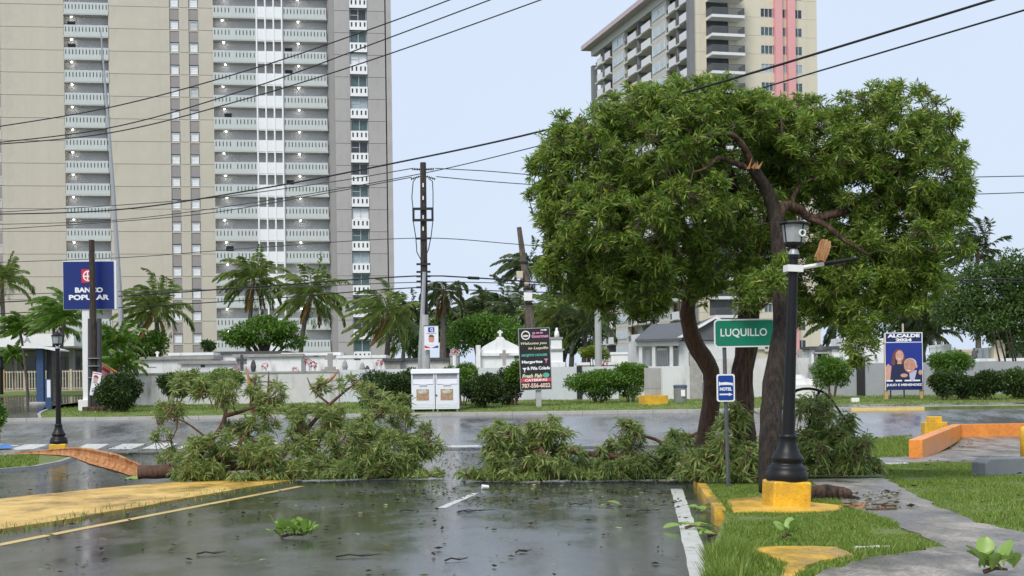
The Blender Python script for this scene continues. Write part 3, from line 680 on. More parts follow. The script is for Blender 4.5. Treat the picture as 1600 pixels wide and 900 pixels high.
# receding side: bays of balconies between blank window strips
bays = [(sB(932, 200), sB(957, 200), 'bay'), (sB(957), sB(976), 'wall'), (sB(976), sB(1019), 'bay'), (sB(1019), sB(1042), 'wall'), (sB(1042), sB(1076), 'bay')]
lm = []
for i, (a, b, kd) in enumerate(bays):
    a, b = max(a, b), min(a, b)     # a far, b near
    if kd == 'bay':
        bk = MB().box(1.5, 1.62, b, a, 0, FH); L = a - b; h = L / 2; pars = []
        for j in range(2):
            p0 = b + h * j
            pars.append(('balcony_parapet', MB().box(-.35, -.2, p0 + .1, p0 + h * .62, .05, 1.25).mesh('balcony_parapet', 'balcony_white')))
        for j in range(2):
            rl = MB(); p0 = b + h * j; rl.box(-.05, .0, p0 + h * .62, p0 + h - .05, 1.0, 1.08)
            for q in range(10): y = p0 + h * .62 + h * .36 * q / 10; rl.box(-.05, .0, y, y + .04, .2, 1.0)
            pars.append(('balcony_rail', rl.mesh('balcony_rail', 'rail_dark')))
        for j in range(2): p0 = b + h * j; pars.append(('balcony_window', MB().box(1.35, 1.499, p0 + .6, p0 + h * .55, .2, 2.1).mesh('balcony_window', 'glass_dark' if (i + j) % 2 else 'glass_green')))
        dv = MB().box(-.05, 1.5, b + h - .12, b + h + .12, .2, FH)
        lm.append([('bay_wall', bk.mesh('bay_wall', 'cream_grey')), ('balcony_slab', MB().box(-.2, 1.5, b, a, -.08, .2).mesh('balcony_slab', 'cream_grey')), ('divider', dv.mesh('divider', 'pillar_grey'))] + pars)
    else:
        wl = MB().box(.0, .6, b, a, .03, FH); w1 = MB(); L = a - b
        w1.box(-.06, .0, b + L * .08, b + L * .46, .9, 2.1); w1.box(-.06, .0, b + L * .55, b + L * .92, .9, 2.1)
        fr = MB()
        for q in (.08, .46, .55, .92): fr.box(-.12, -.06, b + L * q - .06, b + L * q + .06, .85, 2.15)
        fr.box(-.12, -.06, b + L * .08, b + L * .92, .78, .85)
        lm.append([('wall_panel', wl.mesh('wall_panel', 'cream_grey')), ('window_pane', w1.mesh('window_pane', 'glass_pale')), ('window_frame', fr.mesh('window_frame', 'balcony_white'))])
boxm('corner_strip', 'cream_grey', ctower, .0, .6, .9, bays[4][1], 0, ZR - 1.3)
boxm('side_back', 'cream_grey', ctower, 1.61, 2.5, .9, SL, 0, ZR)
ncl = {0: 'glass_dark', 1: 'glass_green', 2: 'glass_green', 3: 'glass_pale', 4: 'glass_green', 5: 'glass_dark'}
for k in KB:
    z = zb(k) - .72
    if z + FH > ZR + 2: continue
    for me in cream_p + strip: link('wall_panel', me, ctower, (0, 0, z))
    for me in strip2: link('wall_panel', me, ctower, (0, 0, z))
    for f, g in bw[ncl.get(k % 6, 'glass_green')]:
        w_ = link('window', f, ctower, (0, 0, z)); link('window_pane', g, w_)
    zs = z - .75
    link('balcony_slab', bslab, ctower, (0, 0, zs)); link('balcony_rail', brail, ctower, (0, 0, zs)); link('balcony_door', bback, ctower, (0, 0, zs)); link('wall_panel', bside, ctower, (0, 0, zs))
    if zs + FH < ZR - 1.0:
        for (a, b, kd), grp in zip(bays, lm):
            for nm, me in grp: link(nm, me, ctower, (0, 0, zs))

# ================================================================== POLES, LAMPS, WIRES
def lamp_post(name, label, base, lean=(0, 0), broken=False, scale=1.0):
    t = thing(name, label, 'lamp post', base, group='black lamp posts on yellow blocks'); t.rotation_euler = (lean[1], lean[0], R_(8)); t.scale = (scale,) * 3
    MB().box(-.29, .29, -.29, .29, -.15, .40).build('plinth', 'block_yellow', t, bevel=.03)
    b = MB(); prof = [(.30, .40), (.31, .43), (.31, .53), (.28, .55), (.29, .58), (.25, .63), (.20, .66), (.235, .69), (.245, .73), (.23, .76), (.20, .80), (.165, .87), (.14, .95), (.13, 1.02), (.135, 1.04), (.135, 1.07), (.11, 1.09)]
    n = 24
    vs_ = []
    for r, z in prof:
        for i in range(n):
            a = 2 * math.pi * i / n; q = r * (1 - (.05 if (i % 2 and .77 < z < 1.03) else 0)); vs_.append((q * math.cos(a), q * math.sin(a), z))
    b.add(vs_, [(j * n + i, j * n + (i + 1) % n, (j + 1) * n + (i + 1) % n, (j + 1) * n + i) for j in range(len(prof) - 1) for i in range(n)])
    o = b.build('base', 'black_iron', t, smooth=True)
    MB().lathe([(.10, 1.08), (.09, 1.6), (.079, 2.6), (.069, 3.62), (.069, 3.7), (.086, 3.71), (.086, 3.76), (.055, 3.78)], 20).build('pole', 'black_iron', t, smooth=False)
    MB().lathe([(.085, 3.76), (.075, 3.80), (.055, 3.84)], 14).build('collar', 'galvanized', t)
    MB().lathe([(.045, 3.84), (.05, 3.87), (.10, 3.90), (.135, 3.92), (.135, 3.94)], 12).build('cup', 'black_iron', t)
    ln = MB(); prof = [(.15, 3.94), (.185, 4.20)]; k = 8; vs_ = []
    for r, z in prof:
        for i in range(k): a = 2 * math.pi * (i + .5) / k; vs_.append((r * math.cos(a), r * math.sin(a), z))
    ln.add(vs_, [(i, (i + 1) % k, (i + 1) % k + k, i + k) for i in range(k)]); g = ln.build('lantern_glass', 'lantern_glass', t)
    fr = MB()
    for i in range(0, k, 2):
        a = 2 * math.pi * (i + .5) / k; fr.tube([(.153 * math.cos(a), .153 * math.sin(a), 3.94), (.199 * math.cos(a), .199 * math.sin(a), 4.2)], .010, 5)
    fr.build('glazing_bar', 'black_iron', g)
    cp = MB().lathe([(.22, 4.20), (.235, 4.215), (.225, 4.235), (.12, 4.26), (.03, 4.27)], 16) if broken else MB().lathe([(.21, 4.20), (.22, 4.22), (.14, 4.30), (.05, 4.35), (.02, 4.40)], 16)
    cp.build('lantern_cap', 'black_iron', t)
    return t
LR = lamp_post('lamp_post', 'black street lamp leaning by the big tree, with a banner arm below its lantern', G(1228, 793, VL), (R_(2.6), 0), broken=True, scale=.91)
MB().tube([(.06, -.02, 3.555), (.50, -.02, 3.645)], .032, 8).build('banner_arm', 'white_paint', LR)
MB().tube([(.46, -.02, 3.637), (1.0, -.02, 3.748)], [.037, .022], 8).build('arm_sleeve', 'black_iron', LR)
MB().box(-.12, .12, -.11, .11, 3.50, 3.60).build('arm_clamp', 'white_paint', LR)
q = MB().tube([(.07 + .045 * math.cos(i * .55), -.165, 4.07 + .045 * math.sin(i * .55)) for i in range(12)], .014, 6).build('bulb', 'foam_white', LR)
LL = lamp_post('lamp_post', 'upright black street lamp on the grass island across the road', G(92, 711, .1), (0, 0))
# splintered wood caught on the arm
wp = P(1286, 391, 19.85); MB().prism([(-.10, -.10), (-.07, -.15), (-.02, -.13), (.03, -.16), (.07, -.04), (.09, .07), (.075, .13), (.05, .11), (.03, .15), (.0, .12), (-.02, .15), (-.05, .10), (-.06, .02)], -.04, .04).build('split_wood_chunk', 'split_wood', None, loc=wp)
ch = bpy.data.objects['split_wood_chunk']; tag(ch, 'splintered orange chunk of wood lodged on the lamp arm', 'wood'); ch.rotation_euler = (.1, .1, .2)

def wire(label, pts, r, group=None, m='wire_black', n=40, name='overhead_wire'):
    """pts: (px, py, depth) knots -> smooth cable"""
    W = [P(*p) for p in pts]; t = [0]
    for a, b in zip(W[:-1], W[1:]): t.append(t[-1] + (b - a).length)
    A = np.array([list(w) for w in W]); t = np.array(t); tt_ = np.linspace(0, t[-1], n)
    if len(W) > 2:
        # natural-ish cubic through the knots (Catmull-Rom)
        out = []
        for x in tt_:
            i = min(max(int(np.searchsorted(t, x) - 1), 0), len(W) - 2); h = t[i + 1] - t[i]; s_ = (x - t[i]) / h
            m0 = (A[i + 1] - A[i - 1]) / (t[i + 1] - t[i - 1]) if i > 0 else (A[1] - A[0]) / h
            m1 = (A[i + 2] - A[i]) / (t[i + 2] - t[i]) if i + 2 < len(W) else (A[i + 1] - A[i]) / h
            out.append((2 * s_ ** 3 - 3 * s_ ** 2 + 1) * A[i] + (s_ ** 3 - 2 * s_ ** 2 + s_) * h * m0 + (-2 * s_ ** 3 + 3 * s_ ** 2) * A[i + 1] + (s_ ** 3 - s_ ** 2) * h * m1)
        pp = out
    else: pp = [A[0] + (A[1] - A[0]) * x / t[-1] for x in tt_]
    o = MB().tube(pp, r, 6).build(name, m, None, world_coords=True, loc=W[0]); return tag(o, label, 'wire', group)
g1_ = 'cables crossing above the beige tower'
wire('upper black cable of three climbing across the beige tower', [(-60, 207, 42), (175, 167, 41), (400, 106, 40), (600, 38, 39), (760, -22, 38)], .017, g1_)
wire('middle black cable of three climbing across the beige tower', [(-60, 229, 42), (175, 199, 41), (400, 135, 40), (600, 62, 39), (850, -32, 38)], .017, g1_)
wire('lower black cable of three climbing across the beige tower', [(-60, 230, 42), (175, 207, 41), (400, 150, 40), (600, 87, 39), (900, -20, 38)], .017, g1_)
wire('thickest black cable passing in front of the leafy crown', [(-60, 336, 44), (180, 328, 40), (400, 296, 36), (640, 250, 31), (850, 204, 27), (1100, 136, 24), (1400, 46, 21.5), (1640, -28, 20)], .019)
wire('thinner black cable just under the thick one across the crown', [(-60, 352, 66), (180, 344, 62), (400, 316, 57), (655, 272, 48), (850, 226, 40), (1100, 163, 31), (1300, 105, 26), (1640, 4, 21)], .015)
gp_ = 'thin wires tied to the tall wooden pole'
wire('thin wire running to the insulators at the pole top', [(-60, 335, 80), (300, 312, 73), (520, 284, 69), (645, 263, 67)], .022, gp_, 'wire_grey')
wire('thin wire running to the lower insulators of the pole', [(-60, 362, 80), (300, 336, 73), (520, 300, 69), (643, 277, 67)], .022, gp_, 'wire_grey')
wire('thin wire leaving the pole top towards the tree', [(680, 263, 67), (770, 268, 70), (900, 280, 75)], .022, gp_, 'wire_grey')
wire('thin wire leaving the lower insulators towards the tree', [(682, 276, 67), (770, 284, 70), (900, 293, 75)], .022, gp_, 'wire_grey')
wire('thin wire fixed to the pole below its square frame', [(-60, 412, 80), (200, 402, 75), (400, 387, 71), (655, 372, 67), (800, 381, 71), (920, 392, 75)], .020, gp_, 'wire_grey')
wire('black telephone cable with a splice closure on the wooden pole', [(-60, 475, 80), (200, 462, 75), (400, 448, 71), (655, 431, 67), (740, 434, 68), (930, 447, 74), (1100, 452, 80)], .035, gp_)
wire('middle telephone cable on the wooden pole', [(-60, 462, 80), (200, 455, 75), (400, 451, 71), (655, 441, 67), (800, 443, 70), (960, 452, 74)], .022, gp_, 'wire_grey')
wire('lowest telephone cable on the wooden pole', [(-60, 493, 80), (200, 480, 75), (400, 468, 71), (655, 449, 67), (700, 452, 67), (930, 459, 74), (1100, 464, 80)], .028, gp_)
for a, b, r, lb in ((277, 274, .02, 'upper thin wire emerging from the crown over the palm'), (304, 299, .02, 'second thin wire emerging from the crown over the palm'), (438, 432, .03, 'cable passing before the dark rounded tree'), (443, 438, .02, 'thin cable under the one before the dark rounded tree')):
    wire(lb, [(1400, a + 2, 62), (1500, a, 62), (1660, b, 62)], r, 'wires east of the big tree', n=12)
sc = MB(); a = P(730, 434, 67.9); b = P(750, 434.8, 68.1); sc.tube([a, a + (b - a) * .1, a + (b - a) * .9, b], [.03, .07, .07, .03], 8)
tag(sc.build('cable_splice', 'wire_black', None, world_coords=True, loc=a), 'black splice closure hanging on the telephone cable', 'cable splice')

# tall wooden utility pole with its gear
YP = 67.0; pb = onground(661, YP, .0); top = P(661, 254, YP)
up = thing('utility_pole', 'tall dark wooden utility pole with square bracket frame behind the donation bins', 'utility pole', pb)
H = top.z - pb.z
mid = P(663, 480, YP); lx = mid.x - pb.x; lz = mid.z - pb.z; tx = top.x - pb.x
MB().tube([(lx, 0, -.3), (lx, 0, lz), (tx, 0, H)], [.19, .165, .135], 12).build('pole', 'pole_wood', up)
def rel(px, py, Y=YP): q = P(px, py, Y); return q - Vector(pb)
for y_, dx in ((263, 17), (272, 19)):
    for s_ in (-1, 1):
        a = rel(661, y_ + 2); b = rel(661 + s_ * dx, y_ + (3 if y_ > 265 else -2) + (5 if y_ > 265 else 3)); m_ = MB().tube([a, b], .018, 5)
        for q in (.35, .5, .65, .8, .95):
            c = a + (b - a) * q; d = (b - a).normalized() * .025; m_.tube([c - d, c, c + d], [.03, .07, .03], 8)
        m_.build('insulator', 'wire_black', up)
f = MB(); x0, x1, z0, z1 = rel(645, 345).x, rel(678, 345).x, rel(661, 345).z, rel(661, 327).z
f.box(x0, x1, -.28, -.19, z0 - .05, z0 + .06); f.box(x0, x1, -.28, -.19, z1 - .06, z1 + .05); f.box(x0, x0 + .1, -.27, -.20, z0 + .06, z1 - .06); f.box(x1 - .1, x1, -.27, -.20, z0 + .06, z1 - .06)
f.build('bracket_frame', 'wire_black', up)
for pts in ([(646, 345), (650, 370), (652, 395), (659, 408)], [(677, 345), (674, 370), (670, 390), (663, 408)], [(646, 327), (644, 310), (646, 285), (650, 280)], [(677, 327), (677, 300), (676, 284), (670, 280)]):
    MB().tube([rel(*p) + Vector((0, -.22, 0)) for p in pts], .022, 5).build('jumper_cable', 'wire_black', up)
for y_ in (373, 413, 425, 432, 440, 449): 
    c = rel(662, y_); MB().box(c.x - .32, c.x + .32, -.2, -.12, c.z - .05, c.z + .04).build('cable_bracket', 'wire_black', up)
for y_ in (290, 310, 340, 358): c = rel(661.5, y_); MB().box(c.x - .03, c.x + .03, -.185, -.15, c.z - .09, c.z + .09).build('marker_tag', 'white_paint', up)
gpole = thing('steel_lamp_pole', 'pale steel pole leaning against the tall wooden utility pole', 'pole', onground(657, 66.6))
base = Vector(gpole.location); MB().tube([(0, 0, -.2), P(657, 560, 66.6) - base, P(663, 425, 66.6) - base], [.14, .12, .09], 10).build('shaft', 'galvanized', gpole)
sleeve = thing('concrete_stump', 'weathered concrete stump clamped to the foot of the utility pole', 'post', onground(666, 66.45))
base = Vector(sleeve.location); MB().tube([(0, 0, -.2), P(665, 540, 66.45) - base, P(664, 492, 66.45) - base], [.22, .19, .17], 8).build('shaft', 'pole_concrete', sleeve)
# campaign banner on the pole
bn = thing('pole_banner', 'white campaign banner with a portrait hung on the utility pole', 'banner', P(674, 528, 66.1), R_(-4))
w, h = 22 / S(66.1), 37 / S(66.1)
MB().box(-w / 2, w / 2, -.01, .01, -h / 2, h / 2).build('sheet', 'poster_white', bn)
flat('portrait_face', 'skin_b', bn, disc(0, -.06, .13, .18), -.012); flat('portrait_hair', 'hair_brown', bn, disc(0, .03, .13, .12, 14, 0, math.pi), -.018)
flat('portrait_shirt', 'poster_white', bn, disc(0, -.34, .24, .14, 14, 0, math.pi), -.014)
flat('corner_print', 'logo_red', bn, [(-w / 2 + .01, -h / 2 + .08), (-w / 2 + .01, -h / 2 + .2), (0, -h / 2 + .08)], -.012); flat('corner_print', 'sign_blue', bn, [(w / 2 - .01, -h / 2 + .08), (0, -h / 2 + .08), (w / 2 - .01, -h / 2 + .2)], -.012)
flat('emblem', 'sign_blue', bn, [(-.14, .26), (.14, .26), (.14, .48), (-.14, .48)], -.012); text_part('lettering', 'G', 'letter_white', bn, .02, .37, .13, .16, -.02, .03)
flat('print_line', 'chute_dark', bn, [(-.22, .185), (.22, .185), (.22, .225), (-.22, .225)], -.012)
MB().box(-w / 2 - .02, w / 2 + .02, -.02, .02, h / 2, h / 2 + .04).build('hanger', 'steel_post', bn); MB().tube([(-w / 2, .0, h / 2 + .02), (-w / 2 - .05, .25, h / 2 + .02)], .02, 6).build('bracket', 'steel_post', bn)

# snapped leaning pole with boxes
YQ = 82.0; qb = onground(831, YQ); sp_ = thing('snapped_pole', 'snapped wooden pole leaning with pale boxes strapped to it', 'utility pole', qb)
qr = lambda px, py, dy=0: P(px, py, YQ) - Vector(qb) + Vector((0, dy, 0))
MB().tube([(0, 0, -.2), qr(831, 520), qr(822, 440), qr(817, 400), qr(811, 355)], [.24, .23, .20, .17, .13], 12).build('shaft', 'pole_wood_pale', sp_)
for px, py, w, h in ((812, 430, 10, 11), (825, 463, 13, 15), (823, 443, 7, 7)):
    c = qr(px, py); MB().box(c.x - w / 2 / S(YQ), c.x + w / 2 / S(YQ), -.45, -.2, c.z - h / 2 / S(YQ), c.z + h / 2 / S(YQ)).build('equipment_box', 'white_paint' if py > 460 else 'fence_cream', sp_, bevel=.02)
for py in (410, 445, 452, 475): c = qr(820 + (py - 420) * .12, py); MB().lathe([(.24, c.z - .05), (.24, c.z + .05)], 10, c.x, 0).build('strap', 'wire_black', sp_)
# round concrete pole behind the crown
cp = thing('concrete_pole', 'pale concrete pole standing behind the left side of the tree crown', 'utility pole', onground(936, 78))
base = Vector(cp.location); MB().tube([(0, 0, -.2), P(934, 470, 78) - base, P(931, 330, 78) - base, P(929, 230, 78) - base], [.20, .17, .14, .12], 12).build('shaft', 'pole_concrete', cp)
c = P(931.5, 380, 78) - base; MB().box(c.x - .3, c.x + .3, -.2, -.12, c.z - .06, c.z + .06).build('crossarm', 'steel_post', cp)
# leaning steel pole in front of the tower
sp2 = thing('leaning_steel_pole', 'slender grey steel pole leaning in front of the balcony bay', 'pole', onground(197, 90))
base = Vector(sp2.location); MB().tube([(0, 0, -.2), P(190, 510, 90) - base, P(177, 300, 90) - base, P(169, 190, 90) - base, P(157, 45, 90) - base], [.20, .17, .12, .09, .035], 10).build('shaft', 'galvanized', sp2)
MB().tube([P(158, 55, 90) - base, P(160, 120, 90) - base, P(166, 200, 90) - base, P(174, 320, 90) - base], .018, 5).build('cable', 'wire_grey', sp2)
# stub pole in front of the bank sign with posts strapped at its foot
sb = thing('stub_pole', 'dark cut-off wooden pole standing in front of the bank sign', 'utility pole', onground(149, 67.5))
base = Vector(sb.location); MB().tube([(0, 0, -.2), P(147, 560, 67.5) - base, P(143, 375, 67.5) - base], [.17, .16, .13], 12).build('shaft', 'pole_wood', sb)
for dx, dy, t_ in ((-.22, -.05, 497), (.2, -.08, 500)):
    b = P(149, 498, 67.5) - base; MB().tube([(dx, dy, -.1), (b.x + dx, dy, b.z)], .11, 10).build('strapped_post', 'wire_grey', sb)
for py in (560, 572, 590): c = P(148, py, 67.5) - base; MB().lathe([(.34, c.z - .015), (.34, c.z + .015)], 12, c.x, 0).build('strap', 'galvanized', sb)
MB().box(-.5, .5, -.4, .35, -.2, .32).build('footing', 'bark_brown', sb, bevel=.04)
pn = thing('campaign_placard', 'tilted white campaign placard with a face tied to the stub pole', 'placard', P(149.5, 600, 66.8)); pn.rotation_euler = (0, R_(10), R_(-12))
w, h = 15 / S(66.8), 37 / S(66.8); MB().box(-w / 2, w / 2, -.01, .01, -h / 2, h / 2).build('sheet', 'poster_white', pn)
flat('portrait_face', 'skin_a', pn, disc(-.03, .22, .12, .15), -.012); flat('portrait_hair', 'hair_brown', pn, disc(-.03, .28, .13, .12, 12, 0, math.pi), -.02); flat('portrait_suit', 'chute_dark', pn, disc(-.02, .02, .17, .08, 12, 0, math.pi), -.012); flat('print_band', 'banner_red', pn, [(-w / 2 + .02, h / 2 - .08), (w / 2 - .02, h / 2 - .08), (w / 2 - .02, h / 2 - .04), (-w / 2 + .02, h / 2 - .04)], -.012); flat('print_line', 'dark_ink', pn, [(-.12, -.25), (.14, -.22), (.14, -.19), (-.12, -.22)], -.012)
pn2 = thing('torn_placard', 'torn red and white placard with bent orange slats behind the round bush', 'placard', P(168, 584, 68.2), R_(-20)); pn2.rotation_euler = (.2, R_(28), R_(-15))
MB().prism([(-.42, -.2), (.35, -.25), (.5, -.05), (.2, .22), (-.4, .25)], -.01, .01).build('sheet', 'poster_pinkish', pn2); flat('print_band', 'logo_red', pn2, [(-.35, .05), (.1, .05), (.1, .2), (-.35, .2)], -.014)
MB().box(-.6, .7, .02, .06, .26, .32).build('slat', 'orange_paint', pn2); MB().box(-.2, .6, .02, .06, -.34, -.28).build('slat', 'orange_paint', pn2)

# ================================================================== SIGNS
# bank sign
bs = thing('bank_sign', 'large blue bank sign on a white post lettered BANCO POPULAR', 'sign', onground(137, 68.3, .0), R_(3)); base = Vector(bs.location); s_ = S(68.3)
zc = (P(140, 446, 68.3) - base).z; xc = (P(139.5, 446, 68.3) - base).x; w, h = 79 / s_, 76 / s_
boxm('post', 'white_paint', bs, -.18, .14, -.1, .12, 0, zc - h / 2); boxm('post_base', 'white_paint', bs, -.36, .3, -.3, .25, -.2, .62, bevel=.02)
boxm('cabinet', 'white_paint', bs, xc - w / 2, xc + w / 2 + .09, -.12, .25, zc - h / 2, zc + h / 2, bevel=.01)
boxm('panel', 'bank_blue', bs, xc - w / 2 + .02, xc + w / 2 - .02, -.16, -.121, zc - h / 2 + .03, zc + h / 2 - .03)
text_part('lettering', 'BANCO', 'letter_white', bs, xc + .02, zc - .22, 43 / s_, 8.2 / s_, -.17, .045); text_part('lettering', 'POPULAR', 'letter_white', bs, xc + .02, zc - .56, 62 / s_, 8.2 / s_, -.17, .045)
lg = boxm('logo', 'logo_red', bs, xc - .31, xc + .31, -.176, -.161, zc + .12, zc + .74)
o = flat('logo_ring', 'letter_white', lg, disc(xc, zc + .43, .25, .25), -.177); flat('logo_ring_inner', 'logo_red', o, disc(xc, zc + .43, .19, .19), -.182)
flat('logo_bar', 'letter_white', lg, [(xc - .06, zc + .22), (xc + .0, zc + .22), (xc + .0, zc + .64), (xc - .06, zc + .64)], -.187); flat('logo_bar', 'letter_white', lg, [(xc - .2, zc + .38), (xc + .2, zc + .38), (xc + .2, zc + .44), (xc - .2, zc + .44)], -.192)
# restaurant billboard
gb = thing('restaurant_sign', 'black restaurant sign board with menu lettering and phone number before the hedge', 'sign', onground(838, 66.3, .05), R_(4)); base = Vector(gb.location); s_ = S(66.3)
c = P(836, 561, 66.3) - base; w, h = 47.5 / s_, 95 / s_
boxm('post', 'pole_concrete', gb, .0, .24, .03, .25, -.2, c.z, bevel=.01)
pnl = thing('panel_group', None, None); pnl.name = 'board'; pnl.parent = gb; pnl.location = (c.x, 0, c.z); pnl.rotation_euler = (0, R_(-1.6), 0)
def sub(o): return o
bd = MB().box(-w / 2, w / 2, -.03, .02, -h / 2, h / 2); COL.objects.unlink(pnl); bpy.data.objects.remove(pnl)
pnl = bd.build('board', 'sign_black', gb); pnl.location = (c.x, 0, c.z); pnl.rotation_euler = (0, R_(-1.6), 0)
fr = MB(); e = .03
fr.box(-w / 2 - e, w / 2 + e, -.045, .03, h / 2, h / 2 + e); fr.box(-w / 2 - e, w / 2 + e, -.045, .03, -h / 2 - e, -h / 2); fr.box(-w / 2 - e, -w / 2, -.045, .03, -h / 2, h / 2); fr.box(w / 2, w / 2 + e, -.045, .03, -h / 2, h / 2)
fr.build('frame', 'galvanized', pnl)
T = lambda txt, m, cx, cy, ww, hh, b=.03, sh=0.0: text_part('lettering', txt, m, pnl, cx * w, (.5 - cy) * h, ww * w, hh * h, -.036, b, .004, sh)
flat('emblem', 'letter_white', pnl, disc(-.28 * w, .395 * h, .15 * w, .075 * h), -.034); flat('emblem_centre', 'sign_black', pnl, disc(-.28 * w, .395 * h, .115 * w, .057 * h), -.039); flat('emblem_fish', 'letter_cream', pnl, disc(-.28 * w, .385 * h, .10 * w, .018 * h), -.044)
[flat('print_line', 'letter_pink', pnl, [(q * w, .415 * h), ((q + .1) * w, .415 * h), ((q + .1) * w, .44 * h), (q * w, .44 * h)], -.034) for q in (-.06, .07, .19)]; T('Gourmet', 'letter_pink', .19, .125, .56, .055, .05); T('Welcome you', 'letter_cream', -.02, .245, .86, .055, .02, .3); T('to Luquillo', 'letter_cream', .12, .325, .66, .055, .02, .3)
T('MOJITO HOUSE', 'letter_teal', -.02, .44, .84, .052, .05); T('Margaritas', 'letter_white', -.1, .55, .68, .06, .04); T('& Pi\u00f1a Colada', 'letter_white', .1, .65, .76, .055, .04); T('Fresh Fish', 'letter_cream', -.12, .775, .66, .065, .04, .25)
flat('red_band', 'banner_red', pnl, [(-w / 2 + .01, -.375 * h), (w / 2 - .01, -.375 * h), (w / 2 - .01, -.315 * h), (-w / 2 + .01, -.315 * h)], -.032); T('CATERING', 'letter_white', 0, .845, .74, .04, .04); T('787-556-6022', 'letter_peach', 0, .935, .94, .075, .04)
flat('arrow', 'letter_white', pnl, [(.22 * w, .465 * h), (.36 * w, .465 * h), (.36 * w, .455 * h), (.44 * w, .472 * h), (.36 * w, .49 * h), (.36 * w, .48 * h), (.22 * w, .48 * h)], -.034)
for cx, cz, m in ((.36, .0, 'letter_pink'), (-.36, -.14, 'letter_white')):
    flat('cocktail_glass', m, pnl, [(cx * w - .1, cz * h), (cx * w + .1, cz * h), (cx * w + .015, cz * h - .11), (cx * w + .015, cz * h - .19), (cx * w + .06, cz * h - .2), (cx * w - .06, cz * h - .2), (cx * w - .015, cz * h - .19), (cx * w - .015, cz * h - .11)], -.034)
flat('fish_print', 'letter_teal', pnl, disc(.34 * w, -.27 * h, .11 * w, .04 * h), -.034)
# campaign board
YC = 69.4; cb = thing('campaign_sign', 'blue campaign board on wooden stakes reading ALCALDE 2024 with two smiling people', 'sign', onground(1413, YC, .08), R_(-3)); base = Vector(cb.location); s_ = S(YC)
w, h = 58.5 / s_, 90 / s_; zc = (P(1413, 564.5, YC) - base).z
for x in (-w / 2 - .02, w / 2 - .14): boxm('stake', 'raw_wood', cb, x, x + .15, .0, .12, -.2, zc + h / 2 - .06)
for x in (-w / 2 + .3, .05, w / 2 + .05): boxm('brace', 'steel_post', cb, x, x + .06, .35, .41, -.1, zc - .4)
boxm('panel', 'poster_white', cb, -w / 2, w / 2, -.04, -.002, zc - h / 2, zc + h / 2)
flat('header_print', 'poster_navy', cb, [(-w / 2 + .05, zc + h / 2 - .44), (w / 2 - .05, zc + h / 2 - .44), (w / 2 - .05, zc + h / 2 - .04), (-w / 2 + .05, zc + h / 2 - .04)], -.041)
text_part('lettering', 'ALCALDE', 'letter_white', cb, 0, zc + h / 2 - .15, 1.5, .17, -.052, .06); text_part('lettering', '2024', 'letter_white', cb, 0, zc + h / 2 - .35, .75, .15, -.052, .06)
a = zc - h / 2; flat('picture_print', 'poster_blue', cb, [(-w / 2 + .03, a + .02), (w / 2 - .03, a + .02), (w / 2 - .03, zc + h / 2 - .48), (-w / 2 + .03, zc + h / 2 - .48)], -.041)
X = lambda q: (q - .5) * w; Z = lambda q: a + q * (h - .48)
flat('hair_print', 'hair_brown', cb, [(X(.36) + .30 * math.cos(t) * (1.0 if math.sin(t) > -.2 else 1.25), Z(.66) + .46 * math.sin(t)) for t in [2 * math.pi * i / 22 for i in range(22)]], -.046)
flat('dress_print', 'cloth_navy', cb, [(X(.12), Z(.18)), (X(.62), Z(.18)), (X(.55), Z(.50)), (X(.44), Z(.58)), (X(.3), Z(.58)), (X(.2), Z(.50))], -.051)
flat('arm_print', 'skin_a', cb, [(X(.02), Z(.2)), (X(.13), Z(.2)), (X(.17), Z(.50)), (X(.08), Z(.56)), (X(.02), Z(.50))], -.051); flat('hair_shade_print', 'cloth_navy', cb, disc(X(.31), Z(.60), .07, .30), -.0465); flat('neck_print', 'skin_a', cb, [(X(.32), Z(.55)), (X(.44), Z(.55)), (X(.42), Z(.66)), (X(.34), Z(.66))], -.056)
flat('face_print', 'skin_a', cb, disc(X(.385), Z(.72), .19, .27), -.061); flat('smile_print', 'letter_white', cb, disc(X(.385), Z(.665), .08, .03, 10, math.pi, 2 * math.pi), -.066)
for q in (.33, .44): flat('eye_print', 'dark_ink', cb, disc(X(q), Z(.755), .03, .012, 8), -.066)
flat('suit_print', 'cloth_navy', cb, [(X(.5), Z(.18)), (X(.97), Z(.18)), (X(.97), Z(.36)), (X(.86), Z(.44)), (X(.64), Z(.40)), (X(.53), Z(.30))], -.056); flat('shirt_print', 'shirt_lilac', cb, [(X(.66), Z(.18)), (X(.76), Z(.18)), (X(.84), Z(.42)), (X(.63), Z(.38))], -.061)
flat('hand_print', 'skin_a', cb, disc(X(.5), Z(.31), .17, .09), -.061); flat('hand_print', 'skin_a', cb, disc(X(.93), Z(.37), .09, .12), -.061)
flat('grey_hair_print', 'hair_white', cb, disc(X(.665), Z(.565), .29, .24), -.062); flat('face_print', 'skin_b', cb, disc(X(.65), Z(.515), .275, .335), -.067); flat('ear_print', 'skin_a', cb, disc(X(.825), Z(.50), .05, .09), -.069); flat('nose_print', 'skin_a', cb, disc(X(.63), Z(.485), .045, .07), -.072); flat('smile_print', 'letter_white', cb, disc(X(.63), Z(.425), .10, .05, 10, math.pi, 2 * math.pi), -.072)
for q in (.57, .71): flat('eye_print', 'dark_ink', cb, disc(X(q), Z(.54), .035, .012, 8), -.072)
flat('footer_print', 'poster_navy', cb, [(-w / 2 + .03, a + .02), (w / 2 - .03, a + .02), (w / 2 - .03, Z(.17)), (-w / 2 + .03, Z(.17))], -.062)
text_part('lettering', 'JULIO E MENENDEZ', 'letter_white', cb, 0, Z(.105), w - .1, .14, -.072, .04)
for i in range(4): flat('print_line', 'letter_white', cb, [(X(.03 + i * .24), Z(.185)), (X(.2 + i * .24), Z(.185)), (X(.2 + i * .24), Z(.215)), (X(.03 + i * .24), Z(.215))], -.066)
